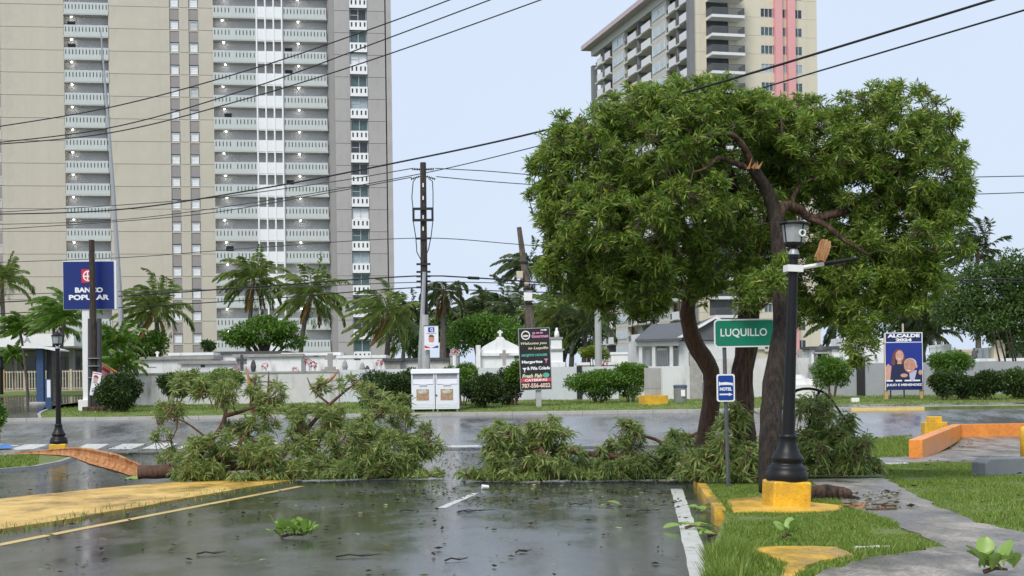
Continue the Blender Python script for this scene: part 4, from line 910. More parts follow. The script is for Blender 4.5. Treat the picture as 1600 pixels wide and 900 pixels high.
# town name sign and hotel sign on one post
Lp = G(1138, 762, VL); ls = thing('road_sign', 'green road sign reading LUQUILLO above a small blue hotel sign on one post', 'sign', Lp, R_(2)); base = Vector(Lp); YL = Lp.y; s_ = S(YL)
tp = P(1131, 515, YL) - base; MB().tube([(0, 0, -.2), tp * .5 + Vector((0, 0, 0)), tp], .035, 8).build('post', 'steel_post', ls)
def rounded(w, h, r, n=5):
    o = []
    for cx, cz, a0 in ((w / 2 - r, h / 2 - r, 0), (-w / 2 + r, h / 2 - r, 90), (-w / 2 + r, -h / 2 + r, 180), (w / 2 - r, -h / 2 + r, 270)):
        for i in range(n + 1): a = R_(a0 + 90 * i / n); o.append((cx + r * math.cos(a), cz + r * math.sin(a)))
    return o
def plate(c, w, h, r, mface, rot):
    o = MB().prism(rounded(w, h, r), .0, -.012).build('plate', 'letter_white', ls); o.location = c; o.rotation_euler = (0, R_(rot), 0)
    MB().prism(rounded(w - .05, h - .05, r * .8), -.0125, -.0165).build('face', mface, o); return o
cL = P(1163, 520.5, YL) - base; cL.y = -.05; pl1 = plate(cL, 97 / s_, 44 / s_, .07, 'sign_green', -.2)
text_part('lettering', 'LUQUILLO', 'letter_white', pl1, -.02, .0, 73 / s_, 14.5 / s_, -.0175, .012)
cH = P(1133, 606, YL) - base; cH.y = -.05; pl2 = plate(cH, 28.5 / s_, 43 / s_, .04, 'sign_blue', 0)
text_part('lettering', 'HOTEL', 'letter_white', pl2, 0, -.02, 19 / s_, 5.2 / s_, -.0175, .05); flat('name_banner', 'letter_white', pl2, [(-.12, .035), (-.10, .035), (-.10, .05), (.10, .05), (.10, .035), (.12, .035), (.12, .085), (.10, .085), (.0, .10), (-.10, .09), (-.10, .105), (-.12, .105)], -.0175)
flat('arrow', 'letter_white', pl2, [(-.11, -.125), (.05, -.125), (.05, -.14), (.12, -.115), (.05, -.085), (.05, -.10), (-.11, -.10)], -.0175)

# ================================================================== DONATION BINS
def donation_bin(px, label):
    Yb = 63.9; t = thing('donation_bin', label, 'donation bin', onground(px, Yb, .12), group='white donation bins at the kerb'); s_ = S(Yb); w = 36.5 / s_; h = 63.5 / s_; d = .95; z0 = .10
    body = MB(); body.box(-w / 2, w / 2, .06, d, z0, z0 + h - .16)       # rear body
    body.box(-w / 2, w / 2, 0, .06, z0, z0 + h * .60); body.box(-w / 2, -w / 2 + .06, 0, .06, z0 + h * .60, z0 + h - .16); body.box(w / 2 - .06, w / 2, 0, .06, z0 + h * .60, z0 + h - .16)
    body.build('body', 'bin_white', t)
    MB().add([(-w / 2 - .02, -.06, z0 + h - .22), (w / 2 + .02, -.06, z0 + h - .22), (w / 2 + .02, d, z0 + h - .16), (-w / 2 - .02, d, z0 + h - .16), (-w / 2 - .02, -.02, z0 + h - .03), (w / 2 + .02, -.02, z0 + h - .03), (w / 2 + .02, d, z0 + h), (-w / 2 - .02, d, z0 + h)], [(3, 2, 1, 0), (4, 5, 6, 7), (0, 1, 5, 4), (1, 2, 6, 5), (2, 3, 7, 6), (3, 0, 4, 7)]).build('hood', 'bin_white', t, bevel=.015)
    ch = MB().add([(-w / 2 + .07, .055, z0 + h * .62), (w / 2 - .07, .055, z0 + h * .62), (w / 2 - .07, .03, z0 + h * .74), (-w / 2 + .07, .03, z0 + h * .74), (-w / 2 + .07, .005, z0 + h * .615), (w / 2 - .07, .005, z0 + h * .615)], [(4, 5, 2, 3), (0, 4, 3), (1, 2, 5)]).build('chute_flap', 'bin_white', t)
    MB().box(-w / 2 + .07, w / 2 - .07, .045, .0595, z0 + h * .73, z0 + h - .22).build('chute_opening', 'chute_dark', t)
    hd = MB(); hd.box(-.16, .16, -.05, -.03, z0 + h * .59, z0 + h * .61); hd.box(-.16, -.14, -.03, .005, z0 + h * .56, z0 + h * .61); hd.box(.14, .16, -.03, .005, z0 + h * .56, z0 + h * .61); hd.build('handle', 'bin_white', t)
    MB().box(-.29, .25, -.012, -.001, z0 + h * .22, z0 + h * .49).build('picture_panel', 'photo_tan', t); flat('picture_disc', 'photo_pale', t, disc(-.02, z0 + h * .43, .22, .09), -.013)
    door = MB(); 
    for i in range(3): door.box(-w / 2 + .06, w / 2 - .06, -.008, -.0005, z0 + .08 + i * .07, z0 + .11 + i * .07)
    door.build('rib', 'bin_white', t); MB().box(-w / 2 + .005, -w / 2 + .06, -.04, .005, z0 + h * .32, z0 + h * .36).build('padlock', 'steel_post', t)
    for x in (-w / 2 + .04, w / 2 - .12):
        for y in (.05, d - .15): MB().box(x, x + .08, y, y + .08, -.06, z0).build('foot', 'galvanized', t)
donation_bin(661.5, 'white steel donation bin in front of the utility pole, beside its twin'); donation_bin(699.2, 'white steel donation bin beside the round bush and next to its twin')

# ================================================================== LOW WALLS AND BLOCKS ON THE NEAR RIGHT
Aw = G(1431, 716, VL); Bw = G(1494, 683, VL); Cw = Bw + Vector((9, .3, 0)); ow = thing('orange_wall', 'low bright orange wall turning a corner around the concrete yard', 'wall', Aw); base = Vector(Aw)
def wall_run(a, b, w, h0, h1, name, m, parent, base):
    d = (b - a); d.z = 0; d.normalize(); n = Vector((d.y, -d.x, 0)) * w / 2; mb = MB()
    vs_ = []
    for p, hh in ((a, h0), (b, h1)):
        for s_ in (-1, 1): q = p + n * s_; vs_ += [(q.x - base.x, q.y - base.y, gz(p.y) + VL - .1 - base.z), (q.x - base.x, q.y - base.y, gz(p.y) + VL + hh - base.z)]
    mb.add(vs_, [(0, 1, 3, 2), (4, 6, 7, 5), (0, 4, 5, 1), (2, 3, 7, 6), (1, 5, 7, 3), (0, 2, 6, 4)]); return mb.build(name, m, parent, bevel=.012)
wall_run(Aw, Bw, .36, .50, .46, 'wall_run', 'orange_paint', ow, base); wall_run(Bw + Vector((-.12, .05, 0)), Cw, .30, .461, .462, 'wall_run', 'orange_paint', ow, base)
yb = Bw + Vector((-.55, .9, 0)); t = thing('yellow_block', 'stepped yellow concrete block just behind the corner of the orange wall', 'block', (yb.x, yb.y, gz(yb.y) + VL)); boxm('lower_tier', 'block_yellow', t, -.42, .42, -.3, .3, -.1, .47, bevel=.02); boxm('upper_tier', 'block_yellow', t, -.25, .25, -.2, .2, .47, .68, bevel=.02)
yb = G(1604, 716, VL); t = thing('yellow_post', 'round-topped yellow post at the open end of the concrete yard', 'bollard', yb); MB().lathe([(.16, -.1), (.16, .72), (.14, .80), (.08, .84)], 14).build('shaft', 'block_yellow', t, smooth=True)
gb_ = G(1570, 744, VL); t = thing('grey_block', 'grey concrete wheel stop lying on the lawn', 'block', gb_, R_(12)); MB().prism([(-.42, -.08), (2.2, -.08), (2.2, .34), (-.30, .34), (-.42, .26)], -.02, .5).build('beam', 'block_grey', t, bevel=.02)
pl = G(1385, 727, VL); t = thing('loose_board', 'pale board lying on the path strip by the grass patch', 'board', pl, R_(2)); boxm('plank', 'poster_white', t, -.5, .5, -.09, .09, .02, .055)
yard = [tuple(p) for p in ((Aw.x + .25, Aw.y + .1), (Bw.x + .2, Bw.y - .16), (Cw.x + 4, Bw.y - .1), (Cw.x + 4, Aw.y - .1), (Aw.x + .25, Aw.y - .1))]
sheet('concrete_yard', yard, VL + .012, 'concrete_path', .03)
fw = G(1362, 862, VL); t = thing('foam_scraps', 'crumbled white foam pieces on the verge near the yellow patch', 'debris', fw)
for i in range(7): boxm('foam_piece', 'foam_white', t, -.02, .02 + random.uniform(0, .02), -.02, .02, .015, .05, loc=(-.13 + i * .045, random.uniform(-.05, .05), 0), bevel=.006)
cu = G(187 * 0 + 757, 765); t = thing('paper_cup', 'small crumpled white cup lying on the wet road', 'litter', cu); MB().tube([(-.05, 0, .05), (.08, .03, .045)], [.05, .035], 10).build('cup', 'foam_white', t)

# ================================================================== CEMETERY BEHIND THE STREET
YW = 75.0
def wall_section(px0, px1, ytop, m, label, pil=(), Y=YW, coping=None):
    a, b = P(px0, ytop, Y), P(px1, ytop, Y); zg = gz(Y) + .05; zt_ = P((px0 + px1) / 2, ytop, Y).z
    t = thing('cemetery_wall', label, 'wall', (a.x, Y, zg)); boxm('wall_face', m, t, 0, b.x - a.x, 0, .2, -.3, zt_ - zg)
    if coping: boxm('coping', coping, t, -.02, b.x - a.x + .02, -.04, .24, zt_ - zg + .002, zt_ - zg + .09)
    for px, pw_ in pil: x = P(px, ytop, Y).x - a.x; boxm('pilaster', 'black_paint', t, x, x + pw_, -.06, .26, -.3, zt_ - zg + .03)
    return t
wall_section(205, 529, 584, 'wall_stained', 'stained pale cemetery wall left of the plain white stretch', coping='tomb_grey')
wall_section(529.3, 966, 575, 'wall_white', 'smooth bluish white cemetery wall behind the restaurant sign', pil=((901, .26),), Y=75.1)
wall_section(1264, 1680, 566, 'wall_grey', 'grey cemetery wall with a black pilaster behind the campaign board', pil=((1338, .42),), Y=75.0)
wall_section(1104, 1264, 560, 'wall_stained', 'weathered grey-white wall behind the standing trunks', Y=75.6)
def tomb(px0, px1, ytop, Y, label, m='tomb_white', roof=None, over=.15, rt=.16, openings=(), name='tomb', group='tombs'):
    a, b = P(px0, ytop, Y), P(px1, ytop, Y); zg = gz(Y); z = P((px0 + px1) / 2, ytop, Y).z - zg; w = b.x - a.x
    t = thing(name, label, 'tomb', (a.x, Y, zg), group=group); boxm('body', m, t, 0, w, 0, 2.4, -.2, z - rt)
    boxm('roof_slab', roof or m, t, -over, w + over, -over, 2.5, z - rt + .002, z)
    for (fx, fw_, fz, fh, mm) in openings: boxm('niche', mm, t, fx * w, fx * w + fw_, -.012, .05, z * fz, z * fz + fh)
    return t
tomb(224, 330, 557, 78.0, 'long white tomb with projecting grey slab behind the stained wall', roof='tomb_grey', openings=((.05, .5, .78, .05, 'tomb_grey'), (.88, .32, .3, 1.2, 'tomb_grey')))
tomb(268, 330, 551, 82.0, 'low white tomb with pale slab showing behind another tomb', roof='tomb_white')
tomb(283, 368, 564, 77.2, 'small white tomb with a black vent in the front row', roof='tomb_grey', openings=((.36, .22, .86, .13, 'dark_stone'),))
tomb(322, 443, 549, 84.0, 'white flat-roofed vault with dark slab below the wide tree', roof='dark_stone')
tomb(368, 470, 553, 80.0, 'white vault wall behind the dark iron cross', roof='tomb_grey', openings=((.0, .3, .3, 1.4, 'tomb_grey'),))
tomb(444, 528, 551, 80.5, 'bright white vault behind the stone cross', roof='tomb_white', openings=((.55, .25, .92, .08, 'dark_stone'),))
tomb(527, 602, 555, 79.5, 'white vault with raised rim and a dark vent', roof='tomb_white', over=.05, openings=((.35, .35, .9, .07, 'dark_stone'),))
tomb(602, 625, 560, 79, 'narrow grey vault beside the drooping palm', m='tomb_grey', roof='dark_stone')
tomb(627, 702, 559, 80, 'weathered cream vault with black slab behind the utility pole', m='wall_stained', roof='dark_stone')
tomb(703, 716, 552, 79, 'rough stone pier with flowers next to the cream vault', m='tomb_grey', over=.03)
tomb(716, 752, 569, 86, 'low row of pale graves between stone pier and chapel', m='fence_cream', over=.02)
tomb(905, 966, 566, 84, 'white low tomb near the yellow shrub', roof='tomb_white'); tomb(955, 990, 550, 92, 'white walled tomb beyond the yellow shrub', roof='tomb_white', over=.05)
tomb(1268, 1325, 541, 80, 'white vault with dark flat roof behind the domed shrine', roof='dark_stone', openings=((.35, .4, .7, .7, 'tomb_grey'),))
tomb(1471, 1486, 538, 84, 'small white upright grave above the shrubs', over=.02); tomb(1495, 1545, 546, 92, 'low cream grave wall behind the statue', m='fence_cream', over=.02)
tomb(1544, 1553, 543, 82, 'small white block grave near the tapering pillar', over=.03); tomb(1574, 1650, 534, 84, 'large white vault beyond the thin leaning stems', over=.2); tomb(1500, 1600, 560, 79, 'low white kerbed grave on top of the grey wall', over=.02)
def cross(px, ytop, ybot, Y, label, m, basew=.0, r=.07):
    b = P(px, ybot, Y); tpz = P(px, ytop, Y).z - b.z; zg = gz(Y); t = thing('grave_cross', label, 'cross', (b.x, Y, zg)); dz = b.z - zg
    mb = MB(); mb.box(-r, r, -r, r, dz, dz + tpz); q = tpz * .30; mb.box(-q, -r, -r * .9, r * .9, dz + tpz * .60, dz + tpz * .60 + r * 1.8); mb.box(r, q, -r * .9, r * .9, dz + tpz * .60, dz + tpz * .60 + r * 1.8); mb.build('cross', m, t)
    MB().box(-max(basew, r * 2), max(basew, r * 2), -.2, .2, 0, dz).build('pedestal', 'tomb_white' if not basew else m, t)
    if basew: MB().box(-basew * .6, basew * .6, -.15, .15, dz + .002, dz + tpz * .16).build('step', m, t)
cross(378, 554, 580, 77.0, 'dark iron grave cross on the wall top', 'dark_stone'); cross(516, 552, 577, 77.0, 'broad grey stone cross on a stepped base', 'tomb_grey', .45, .12); cross(246, 549, 558, 79.3, 'small white cross standing on a tomb roof', 'white_paint', 0, .05)
cross(788, 547, 572, 77.5, 'grey stone cross before the gabled chapel', 'tomb_grey', 0, .09); cross(1250, 546, 568, 77, 'grey carved cross behind the lamp post', 'tomb_grey', .22, .09)
cross(1411, 506, 545, 95, 'thin pale cross rising behind the campaign board', 'fence_cream', 0, .05)
for px, yt, yb_, m, lb in ((396, 562, 584, 'dark_stone', 'slim black upright grave marker'), (539, 562, 576, 'tomb_grey', 'slim grey grave marker by the white vault'), (566, 566, 582, 'tomb_grey', 'grey carved grave urn on the wall'), (574, 571, 582, 'dark_stone', 'short dark grave urn on the wall')):
    b = P(px, yb_, 76.5); zg = gz(76.5); t = thing('grave_marker', lb, 'grave marker', (b.x, 76.5, zg)); hh = P(px, yt, 76.5).z - zg; MB().lathe([(.13, 0), (.13, hh * .6), (.09, hh * .7), (.15, hh * .85), (.10, hh * .95), (.03, hh)], 8).build('stone', m, t)
for px, py, m, lb in ((369, 578, 'flower_red', 'red flower bunch beside the iron cross'), (461, 579, 'flower_pink', 'pink flower bunch on the white wall'), (481, 565, 'flower_red', 'red flower bunch by the white vault'), (490, 570, 'flower_red', 'dark red flowers near the stone cross'), (593, 567, 'flower_red', 'red flowers at the vault corner'), (710, 549, 'flower_pink', 'pale pink flowers on the stone pier'), (946, 571, 'flower_red', 'red flowers on the low tombs'), (414, 572, 'flower_pink', 'faded flowers among branches')):
    c = P(px, py, 76.3); zg = gz(76.3); t = thing('flower_bunch', lb, 'flowers', (c.x, 76.3, zg), group='flowers on the graves'); pts, d = ell_points(60, (0, 0, c.z - zg), (.15, .12, .15)); V, F = leaf_arrays(pts, d, np.full(60, .09), np.full(60, .08)); link('petals', np_mesh('petals', V, F, m), t); MB().lathe([(.07, 0), (.10, c.z - zg - .1)], 8).build('vase', 'tomb_white', t)
# gabled chapel tomb with cross
YG = 80.0; b = P(782, 570, YG); t = thing('chapel_tomb', 'small white gabled chapel topped by a cross', 'chapel', (b.x, YG, gz(YG))); k = 1 / S(YG); zg = gz(YG); q = lambda px, py: ((px - 782) * k, P(782, py, YG).z - zg)
pts = [q(753, 585)[0:2], q(816, 585), q(816, 545), q(808, 540), q(796, 534), q(790, 531), q(787, 527), q(782, 525), q(777, 527), q(774, 531), q(768, 534), q(757, 540), q(750, 546)]
pts[0] = (q(753, 585)[0], -.2); pts[1] = (q(816, 585)[0], -.2); MB().prism(pts, 0, 3.0).build('gable_wall', 'tomb_white', t)
z = q(0, 553)[1]; boxm('cornice', 'tomb_white', t, q(752, 0)[0], q(817, 0)[0], -.16, -.002, z - .1, z + .06); z = q(0, 556)[1]; boxm('vent', 'dark_stone', t, q(804, 0)[0], q(812, 0)[0], -.05, -.002, z - .15, z - .03); boxm('side_pier', 'tomb_white', t, q(744, 0)[0], q(751, 0)[0], -.3, .4, -.2, q(0, 539)[1])
z0 = q(0, 526)[1]; cr_ = MB(); cr_.box(-.06, .06, 0, .12, z0, z0 + .36); cr_.box(-.14, -.06, .01, .11, z0 + .19, z0 + .29); cr_.box(.06, .14, .01, .11, z0 + .19, z0 + .29); cr_.build('cross', 'white_paint', t)
# tiered monument and statue
YM = 79.0; b = P(870, 570, YM); zg = gz(YM); t = thing('tiered_monument', 'tall tiered white monument beside the restaurant sign', 'monument', (b.x, YM, zg)); zz = lambda py: P(870, py, YM).z - zg
boxm('base', 'tomb_white', t, -.45, .45, -.4, .5, -.2, zz(566)); boxm('lower_tier', 'tomb_white', t, -.32, .32, -.3, .4, zz(566) + .002, zz(548)); boxm('ledge', 'tomb_grey', t, -.42, .40, -.38, .45, zz(548) + .002, zz(545)); boxm('upper_tier', 'tomb_white', t, -.30, .28, -.28, .36, zz(545) + .002, zz(530)); boxm('ledge', 'tomb_grey', t, -.36, .34, -.34, .4, zz(530) + .002, zz(527))
MB().lathe([(.15, zz(527) + .002), (.13, zz(522)), (.11, zz(518)), (.06, zz(516)), (.075, zz(514)), (.03, zz(512))], 10, .02).build('statue', 'tomb_white', t, smooth=True)
YM = 80.0; b = P(1522, 560, YM); zg = gz(YM); t = thing('dark_statue', 'small dark angel statue on the wall top above the shrubs', 'statue', (b.x, YM, zg)); z0 = P(1522, 561, YM).z - zg
MB().lathe([(.28, 0), (.28, z0)], 8).build('pedestal', 'tomb_white', t); MB().tube([(0, 0, z0), (.02, 0, z0 + .25), (0, 0, z0 + .42), (0, 0, z0 + .50), (0, 0, z0 + .60)], [.2, .15, .11, .05, .07], 10).build('figure', 'dark_stone', t, smooth=True); MB().prism([(.08, z0 + .2), (.26, z0 + .35), (.24, z0 + .55), (.09, z0 + .42)], .02, .06).build('wing', 'dark_stone', t)
b = P(1562, 560, 81); zg = gz(81); t = thing('tapering_pillar', 'pale tapering pillar between thin leaning stems', 'monument', (b.x, 81, zg)); hh = P(1562, 531, 81).z - zg; MB().prism([(-.42, -.2), (.42, -.2), (.30, hh * .9), (.15, hh), (-.1, hh), (-.3, hh * .85)], 0, .6).build('shaft', 'fence_cream', t)
# domed shrine
YD = 77.5; b = P(1283, 570, YD); zg = gz(YD); t = thing('domed_shrine', 'small grey domed shrine behind the leafy shrub', 'shrine', (b.x, YD, zg)); zz = lambda py: P(1283, py, YD).z - zg
for x in (-.32, .24): boxm('pillar', 'tomb_grey', t, x, x + .09, -.3, .3, 0, zz(553))
boxm('back', 'dark_stone', t, -.22, .23, .2, .29, 0, zz(553)); boxm('lintel', 'tomb_grey', t, -.38, .38, -.36, .36, zz(553) + .002, zz(550)); MB().lathe([(.32, zz(550)), (.31, zz(547)), (.24, zz(543)), (.12, zz(540.5)), (.03, zz(538))], 14).build('dome', 'dark_stone', t, smooth=True)
# white chapel with arched window
YH = 79.0; b = P(1353, 585, YH); zg = gz(YH); t = thing('white_chapel', 'white chapel with a curved parapet and arched barred window', 'chapel', (b.x, YH, zg)); k = 1 / S(YH); zz = lambda py: P(1353, py, YH).z - zg; q = lambda px: (px - 1353) * k
pts = [(q(1318), -.2), (q(1391), -.2), (q(1391), zz(528)), (q(1375), zz(531)), (q(1358), zz(530)), (q(1346), zz(527)), (q(1339), zz(524)), (q(1333), zz(528)), (q(1322), zz(530)), (q(1318), zz(527))]
MB().prism(pts, 0, 3).build('facade', 'tomb_white', t)
ax, aw = q(1342), .55; arch = [(ax - aw / 2, zz(562)), (ax + aw / 2, zz(562)), (ax + aw / 2, zz(545))] + [(ax + aw / 2 * math.cos(a_), zz(545) + .5 * math.sin(a_)) for a_ in [math.pi * i / 10 for i in range(1, 10)]] + [(ax - aw / 2, zz(545))]
flat('arched_window', 'chute_dark', t, arch, -.002, .02)
for i in range(5): x = ax - aw / 2 + .04 + i * (aw - .1) / 4; boxm('window_bar', 'tomb_white', t, x, x + .03, -.05, -.023, zz(562), zz(545) + .35)
boxm('lamp', 'dark_stone', t, q(1367), q(1369), -.2, -.002, zz(560), zz(554))
b = G(1262, 618); Yst = 72.5; b = P(1262, 600, Yst); t = thing('white_steps', 'broken white stepped grave edge beside the leafy shrub', 'steps', (b.x, Yst, gz(Yst)))
boxm('step', 'tomb_white', t, -1.0, .85, 0, 1.2, -.1, P(1262, 601, Yst).z - gz(Yst)); boxm('step', 'tomb_white', t, -1.0, .35, .3, 1.4, P(1262, 601, Yst).z - gz(Yst) + .002, P(1262, 591, Yst).z - gz(Yst)); boxm('step', 'tomb_white', t, -1.0, .0, .5, 1.4, P(1262, 591, Yst).z - gz(Yst) + .002, P(1262, 585, Yst).z - gz(Yst))
b = P(1336, 617, 66.5); t = thing('white_box', 'small white box dropped on the grass by the grey wall', 'box', (b.x, 66.5, gz(66.5) + .1)); boxm('carton', 'foam_white', t, -.17, .17, -.12, .12, 0, .2, bevel=.01)

# grey-roofed house
YO = 80.0; b = P(995, 600, YO); zg = gz(YO); hs = thing('grey_roof_house', 'white house with dark grey roof, columned porch and barred windows', 'house', (b.x, YO, zg)); k = 1 / S(YO)
hx = lambda px: (px - 995) * k; hz = lambda py, px=1050: P(px, py, YO).z - zg
boxm('rear_wall', 'house_white', hs, hx(998), hx(1180), 1.2, 7, -.2, hz(531)); boxm('porch_base', 'house_white', hs, hx(996), hx(1062), -.1, 1.19, -.2, hz(572)); boxm('fascia', 'house_white', hs, hx(994), hx(1061), -.12, 1.19, hz(540), hz(532))
for px in (999, 1019.5, 1047): boxm('column', 'house_white', hs, hx(px), hx(px + 5), -.05, .25, hz(572) + .001, hz(540) - .001)
boxm('door', 'white_paint', hs, hx(1012), hx(1019), 1.1, 1.199, hz(573), hz(545))
for a_, b_ in ((1030, 1046), (1056, 1069)):
    w_ = boxm('window', 'chute_dark', hs, hx(a_), hx(b_), 1.12, 1.199, hz(571), hz(545))
    for i in range(6): x = hx(a_) + (hx(b_) - hx(a_)) * i / 5; boxm('window_bar', 'white_paint', w_, x - .03, x + .03, 1.05, 1.118, hz(571), hz(545))
    boxm('awning', 'white_paint', w_, hx(a_), hx(b_), .9, 1.118, hz(547), hz(543))
boxm('gable_wall', 'house_white', hs, hx(1062), hx(1176), .3, 1.19, -.2, hz(533))
rf = MB().add([(hx(992), -.35, hz(530)), (hx(1064), -.35, hz(529)), (hx(1110), 4, hz(497)), (hx(1030), 4, hz(502)), (hx(992), -.35, hz(530) - .12), (hx(1064), -.35, hz(529) - .12), (hx(1110), 4, hz(497) - .12), (hx(1030), 4, hz(502) - .12)], [(0, 1, 2, 3), (7, 6, 5, 4), (0, 4, 5, 1), (1, 5, 6, 2), (2, 6, 7, 3), (3, 7, 4, 0)]).build('roof', 'roof_grey', hs)
gp2 = [(hx(1060), hz(532)), (hx(1119), hz(500)), (hx(1178), hz(532))]
MB().prism(gp2, .1, .29).build('gable', 'roof_grey', hs); MB().prism([(hx(1057), hz(533)), (hx(1119), hz(499)), (hx(1119), hz(495)), (hx(1054), hz(530))], -.15, .09).build('bargeboard', 'white_paint', hs); MB().prism([(hx(1119), hz(499)), (hx(1181), hz(533)), (hx(1184), hz(530)), (hx(1119), hz(495))], -.15, .09).build('bargeboard', 'white_paint', hs)
MB().add([(hx(1056), -.1, hz(531)), (hx(1119), -.1, hz(495)), (hx(1119), 6, hz(495)), (hx(1056), 6, hz(531)), (hx(1182), -.1, hz(531)), (hx(1182), 6, hz(531))], [(0, 1, 2, 3), (1, 4, 5, 2)]).build('gable_roof', 'roof_grey', hs)
Yf = 73.5; b = P(1035, 600, Yf); fw_ = thing('stained_front_wall', 'peeling stained front wall with pillar before the grey-roofed house', 'wall', (b.x, Yf, gz(Yf))); k2 = 1 / S(Yf); fz = lambda py: P(1060, py, Yf).z - gz(Yf)
boxm('wall_face', 'house_white', fw_, 0, (1078 - 1035) * k2, 0, .25, -.2, fz(572)); boxm('pillar', 'tomb_grey', fw_, (1078 - 1035) * k2, (1097 - 1035) * k2, -.1, .4, -.2, fz(550)); boxm('gate', 'chute_dark', fw_, (1097 - 1035) * k2 + .01, (1128 - 1035) * k2, .1, .16, -.1, fz(598))
for i in range(8): zz_ = fz(598) + .05 + i * .13; boxm('gate_bar', 'white_paint', fw_, (1097 - 1035) * k2 + .01, (1128 - 1035) * k2, .1, .14, zz_, zz_ + .04)
# utility cabinet on yellow base, litter bin
b = G(1021, 632, .11); t = thing('utility_cabinet', 'concrete cabinet standing on a bright yellow plinth', 'utility cabinet', b, R_(22)); s_ = S(b.y)
boxm('plinth', 'block_yellow', t, -.55, .55, -.4, .4, -.15, .42, bevel=.02); boxm('cabinet', 'cabinet_grey', t, -.33, .30, -.22, .25, .422, 57 / s_, bevel=.015); boxm('seam', 'joint_dark', t, -.335, .305, -.225, .255, .72, .74)
b = P(1063, 621, 69); t = thing('litter_bin', 'grey ribbed litter bin with a dark lid by the stained wall', 'litter bin', (b.x, 69, gz(69) + .1)); MB().lathe([(.28, -.05), (.30, .05), (.31, .72)], 16).build('drum', 'trash_grey', t); MB().lathe([(.33, .72), (.33, .80), (.28, .84)], 16).build('rim', 'trash_lid', t); MB().box(-.0, .19, -.33, -.30, .30, .60).build('sticker', 'letter_white', t)

# ================================================================== BANK FORECOURT ON THE LEFT
YK = 88.0; b = P(0, 600, YK); zg = gz(YK); k = 1 / S(YK); bk = thing('bank_building', 'low grey bank building with a white canopy fascia', 'building', (b.x, YK, zg)); bz = lambda py: P(60, py, YK).z - zg; bx_ = lambda px: px * k
boxm('wall', 'grey_panel', bk, bx_(-120), bx_(131), 4, 9, -.2, bz(546)); boxm('canopy', 'white_paint', bk, bx_(-120), bx_(132), -2, 8, bz(543), bz(524)); boxm('canopy_soffit', 'slab_under', bk, bx_(-119), bx_(131), -1.9, 7.9, bz(545), bz(543) - .01)
for px in (-60, 20, 108): boxm('column', 'grey_side', bk, bx_(px), bx_(px + 7), 0, .4, -.2, bz(545))
for i in range(5): w_ = boxm('window', 'glass_dark', bk, bx_(5 + i * 24), bx_(23 + i * 24), 3.9, 3.998, bz(590), bz(556)); boxm('sill', 'white_paint', w_, bx_(4 + i * 24), bx_(24 + i * 24), 3.8, 3.998, bz(592), bz(590) - .002)
text_part('lettering', 'BA', 'chute_dark', bk, bx_(57), bz(532.5), .72, .36, -2.01, .03)
YF_ = 84.0; fb = P(4, 600, YF_); zg = 1.36; fn = thing('picket_fence', 'cream metal picket fence in front of the bank', 'fence', (fb.x, YF_, zg)); L = 132 / S(YF_); ft = P(60, 579, YF_).z - zg; f0 = .06
pk = MB().box(-.022, .022, 0, .03, f0, ft).mesh('picket', 'fence_cream')
for i in range(int(L / .16)): link('picket', pk, fn, (.08 + i * .16, 0, 0))
boxm('rail', 'fence_cream', fn, 0, L, .031, .06, ft - .1, ft - .04); boxm('rail', 'fence_cream', fn, 0, L, .031, .06, f0 + .05, f0 + .1); boxm('plinth', 'fence_cream', fn, 0, L, -.05, .12, -.3, .04)
for px in (0, 34, 70, 105): boxm('post', 'raw_wood' if px == 0 else 'fence_cream', fn, px / S(YF_), px / S(YF_) + .12, -.02, .1, -.2, ft + .06)
# blue-posted shelter
YS = 72.5; b = P(64, 632, YS); zg = .72; sh = thing('blue_shelter', 'small walkway shelter with blue post and thin sloping roof', 'shelter', (b.x, YS, zg)); zz = lambda py: P(64, py, YS).z - zg; k = 1 / S(YS)
boxm('post', 'shelter_blue', sh, -.16, .18, -.16, .18, -.2, zz(543)); boxm('post', 'black_paint', sh, 8 * k, 15 * k, .2, .42, -.2, zz(546)); MB().prism([(-22 * k, zz(541)), (10 * k, zz(542)), (30 * k, zz(547)), (30 * k, zz(549)), (10 * k, zz(545)), (-22 * k, zz(544))], -.7, 1.6).build('roof', 'white_paint', sh)
MB().lathe([(.55, -.2), (.55, .06), (.5, .1)], 16).build('kerb_ring', 'kerb_concrete', sh)
b = P(76, 640, 70); t = thing('info_post', 'narrow white and blue information post beside the shelter', 'sign', (b.x, 70, .6)); hz_ = P(76, 592, 70).z - .6; boxm('frame', 'shelter_blue', t, -.14, .14, -.05, .05, -.2, hz_); boxm('panel', 'poster_white', t, -.05, .12, -.07, -.052, .45, hz_ - .05)
b = P(2, 610, 80); t = thing('dark_post', 'black bollard post with a globe at the driveway entrance', 'post', (b.x, 80, 1.15)); MB().lathe([(.12, -.1), (.12, 1.4), (.16, 1.45), (.16, 1.55), (.1, 1.9), (.12, 2.1), (.02, 2.2)], 10).build('shaft', 'black_iron', t)

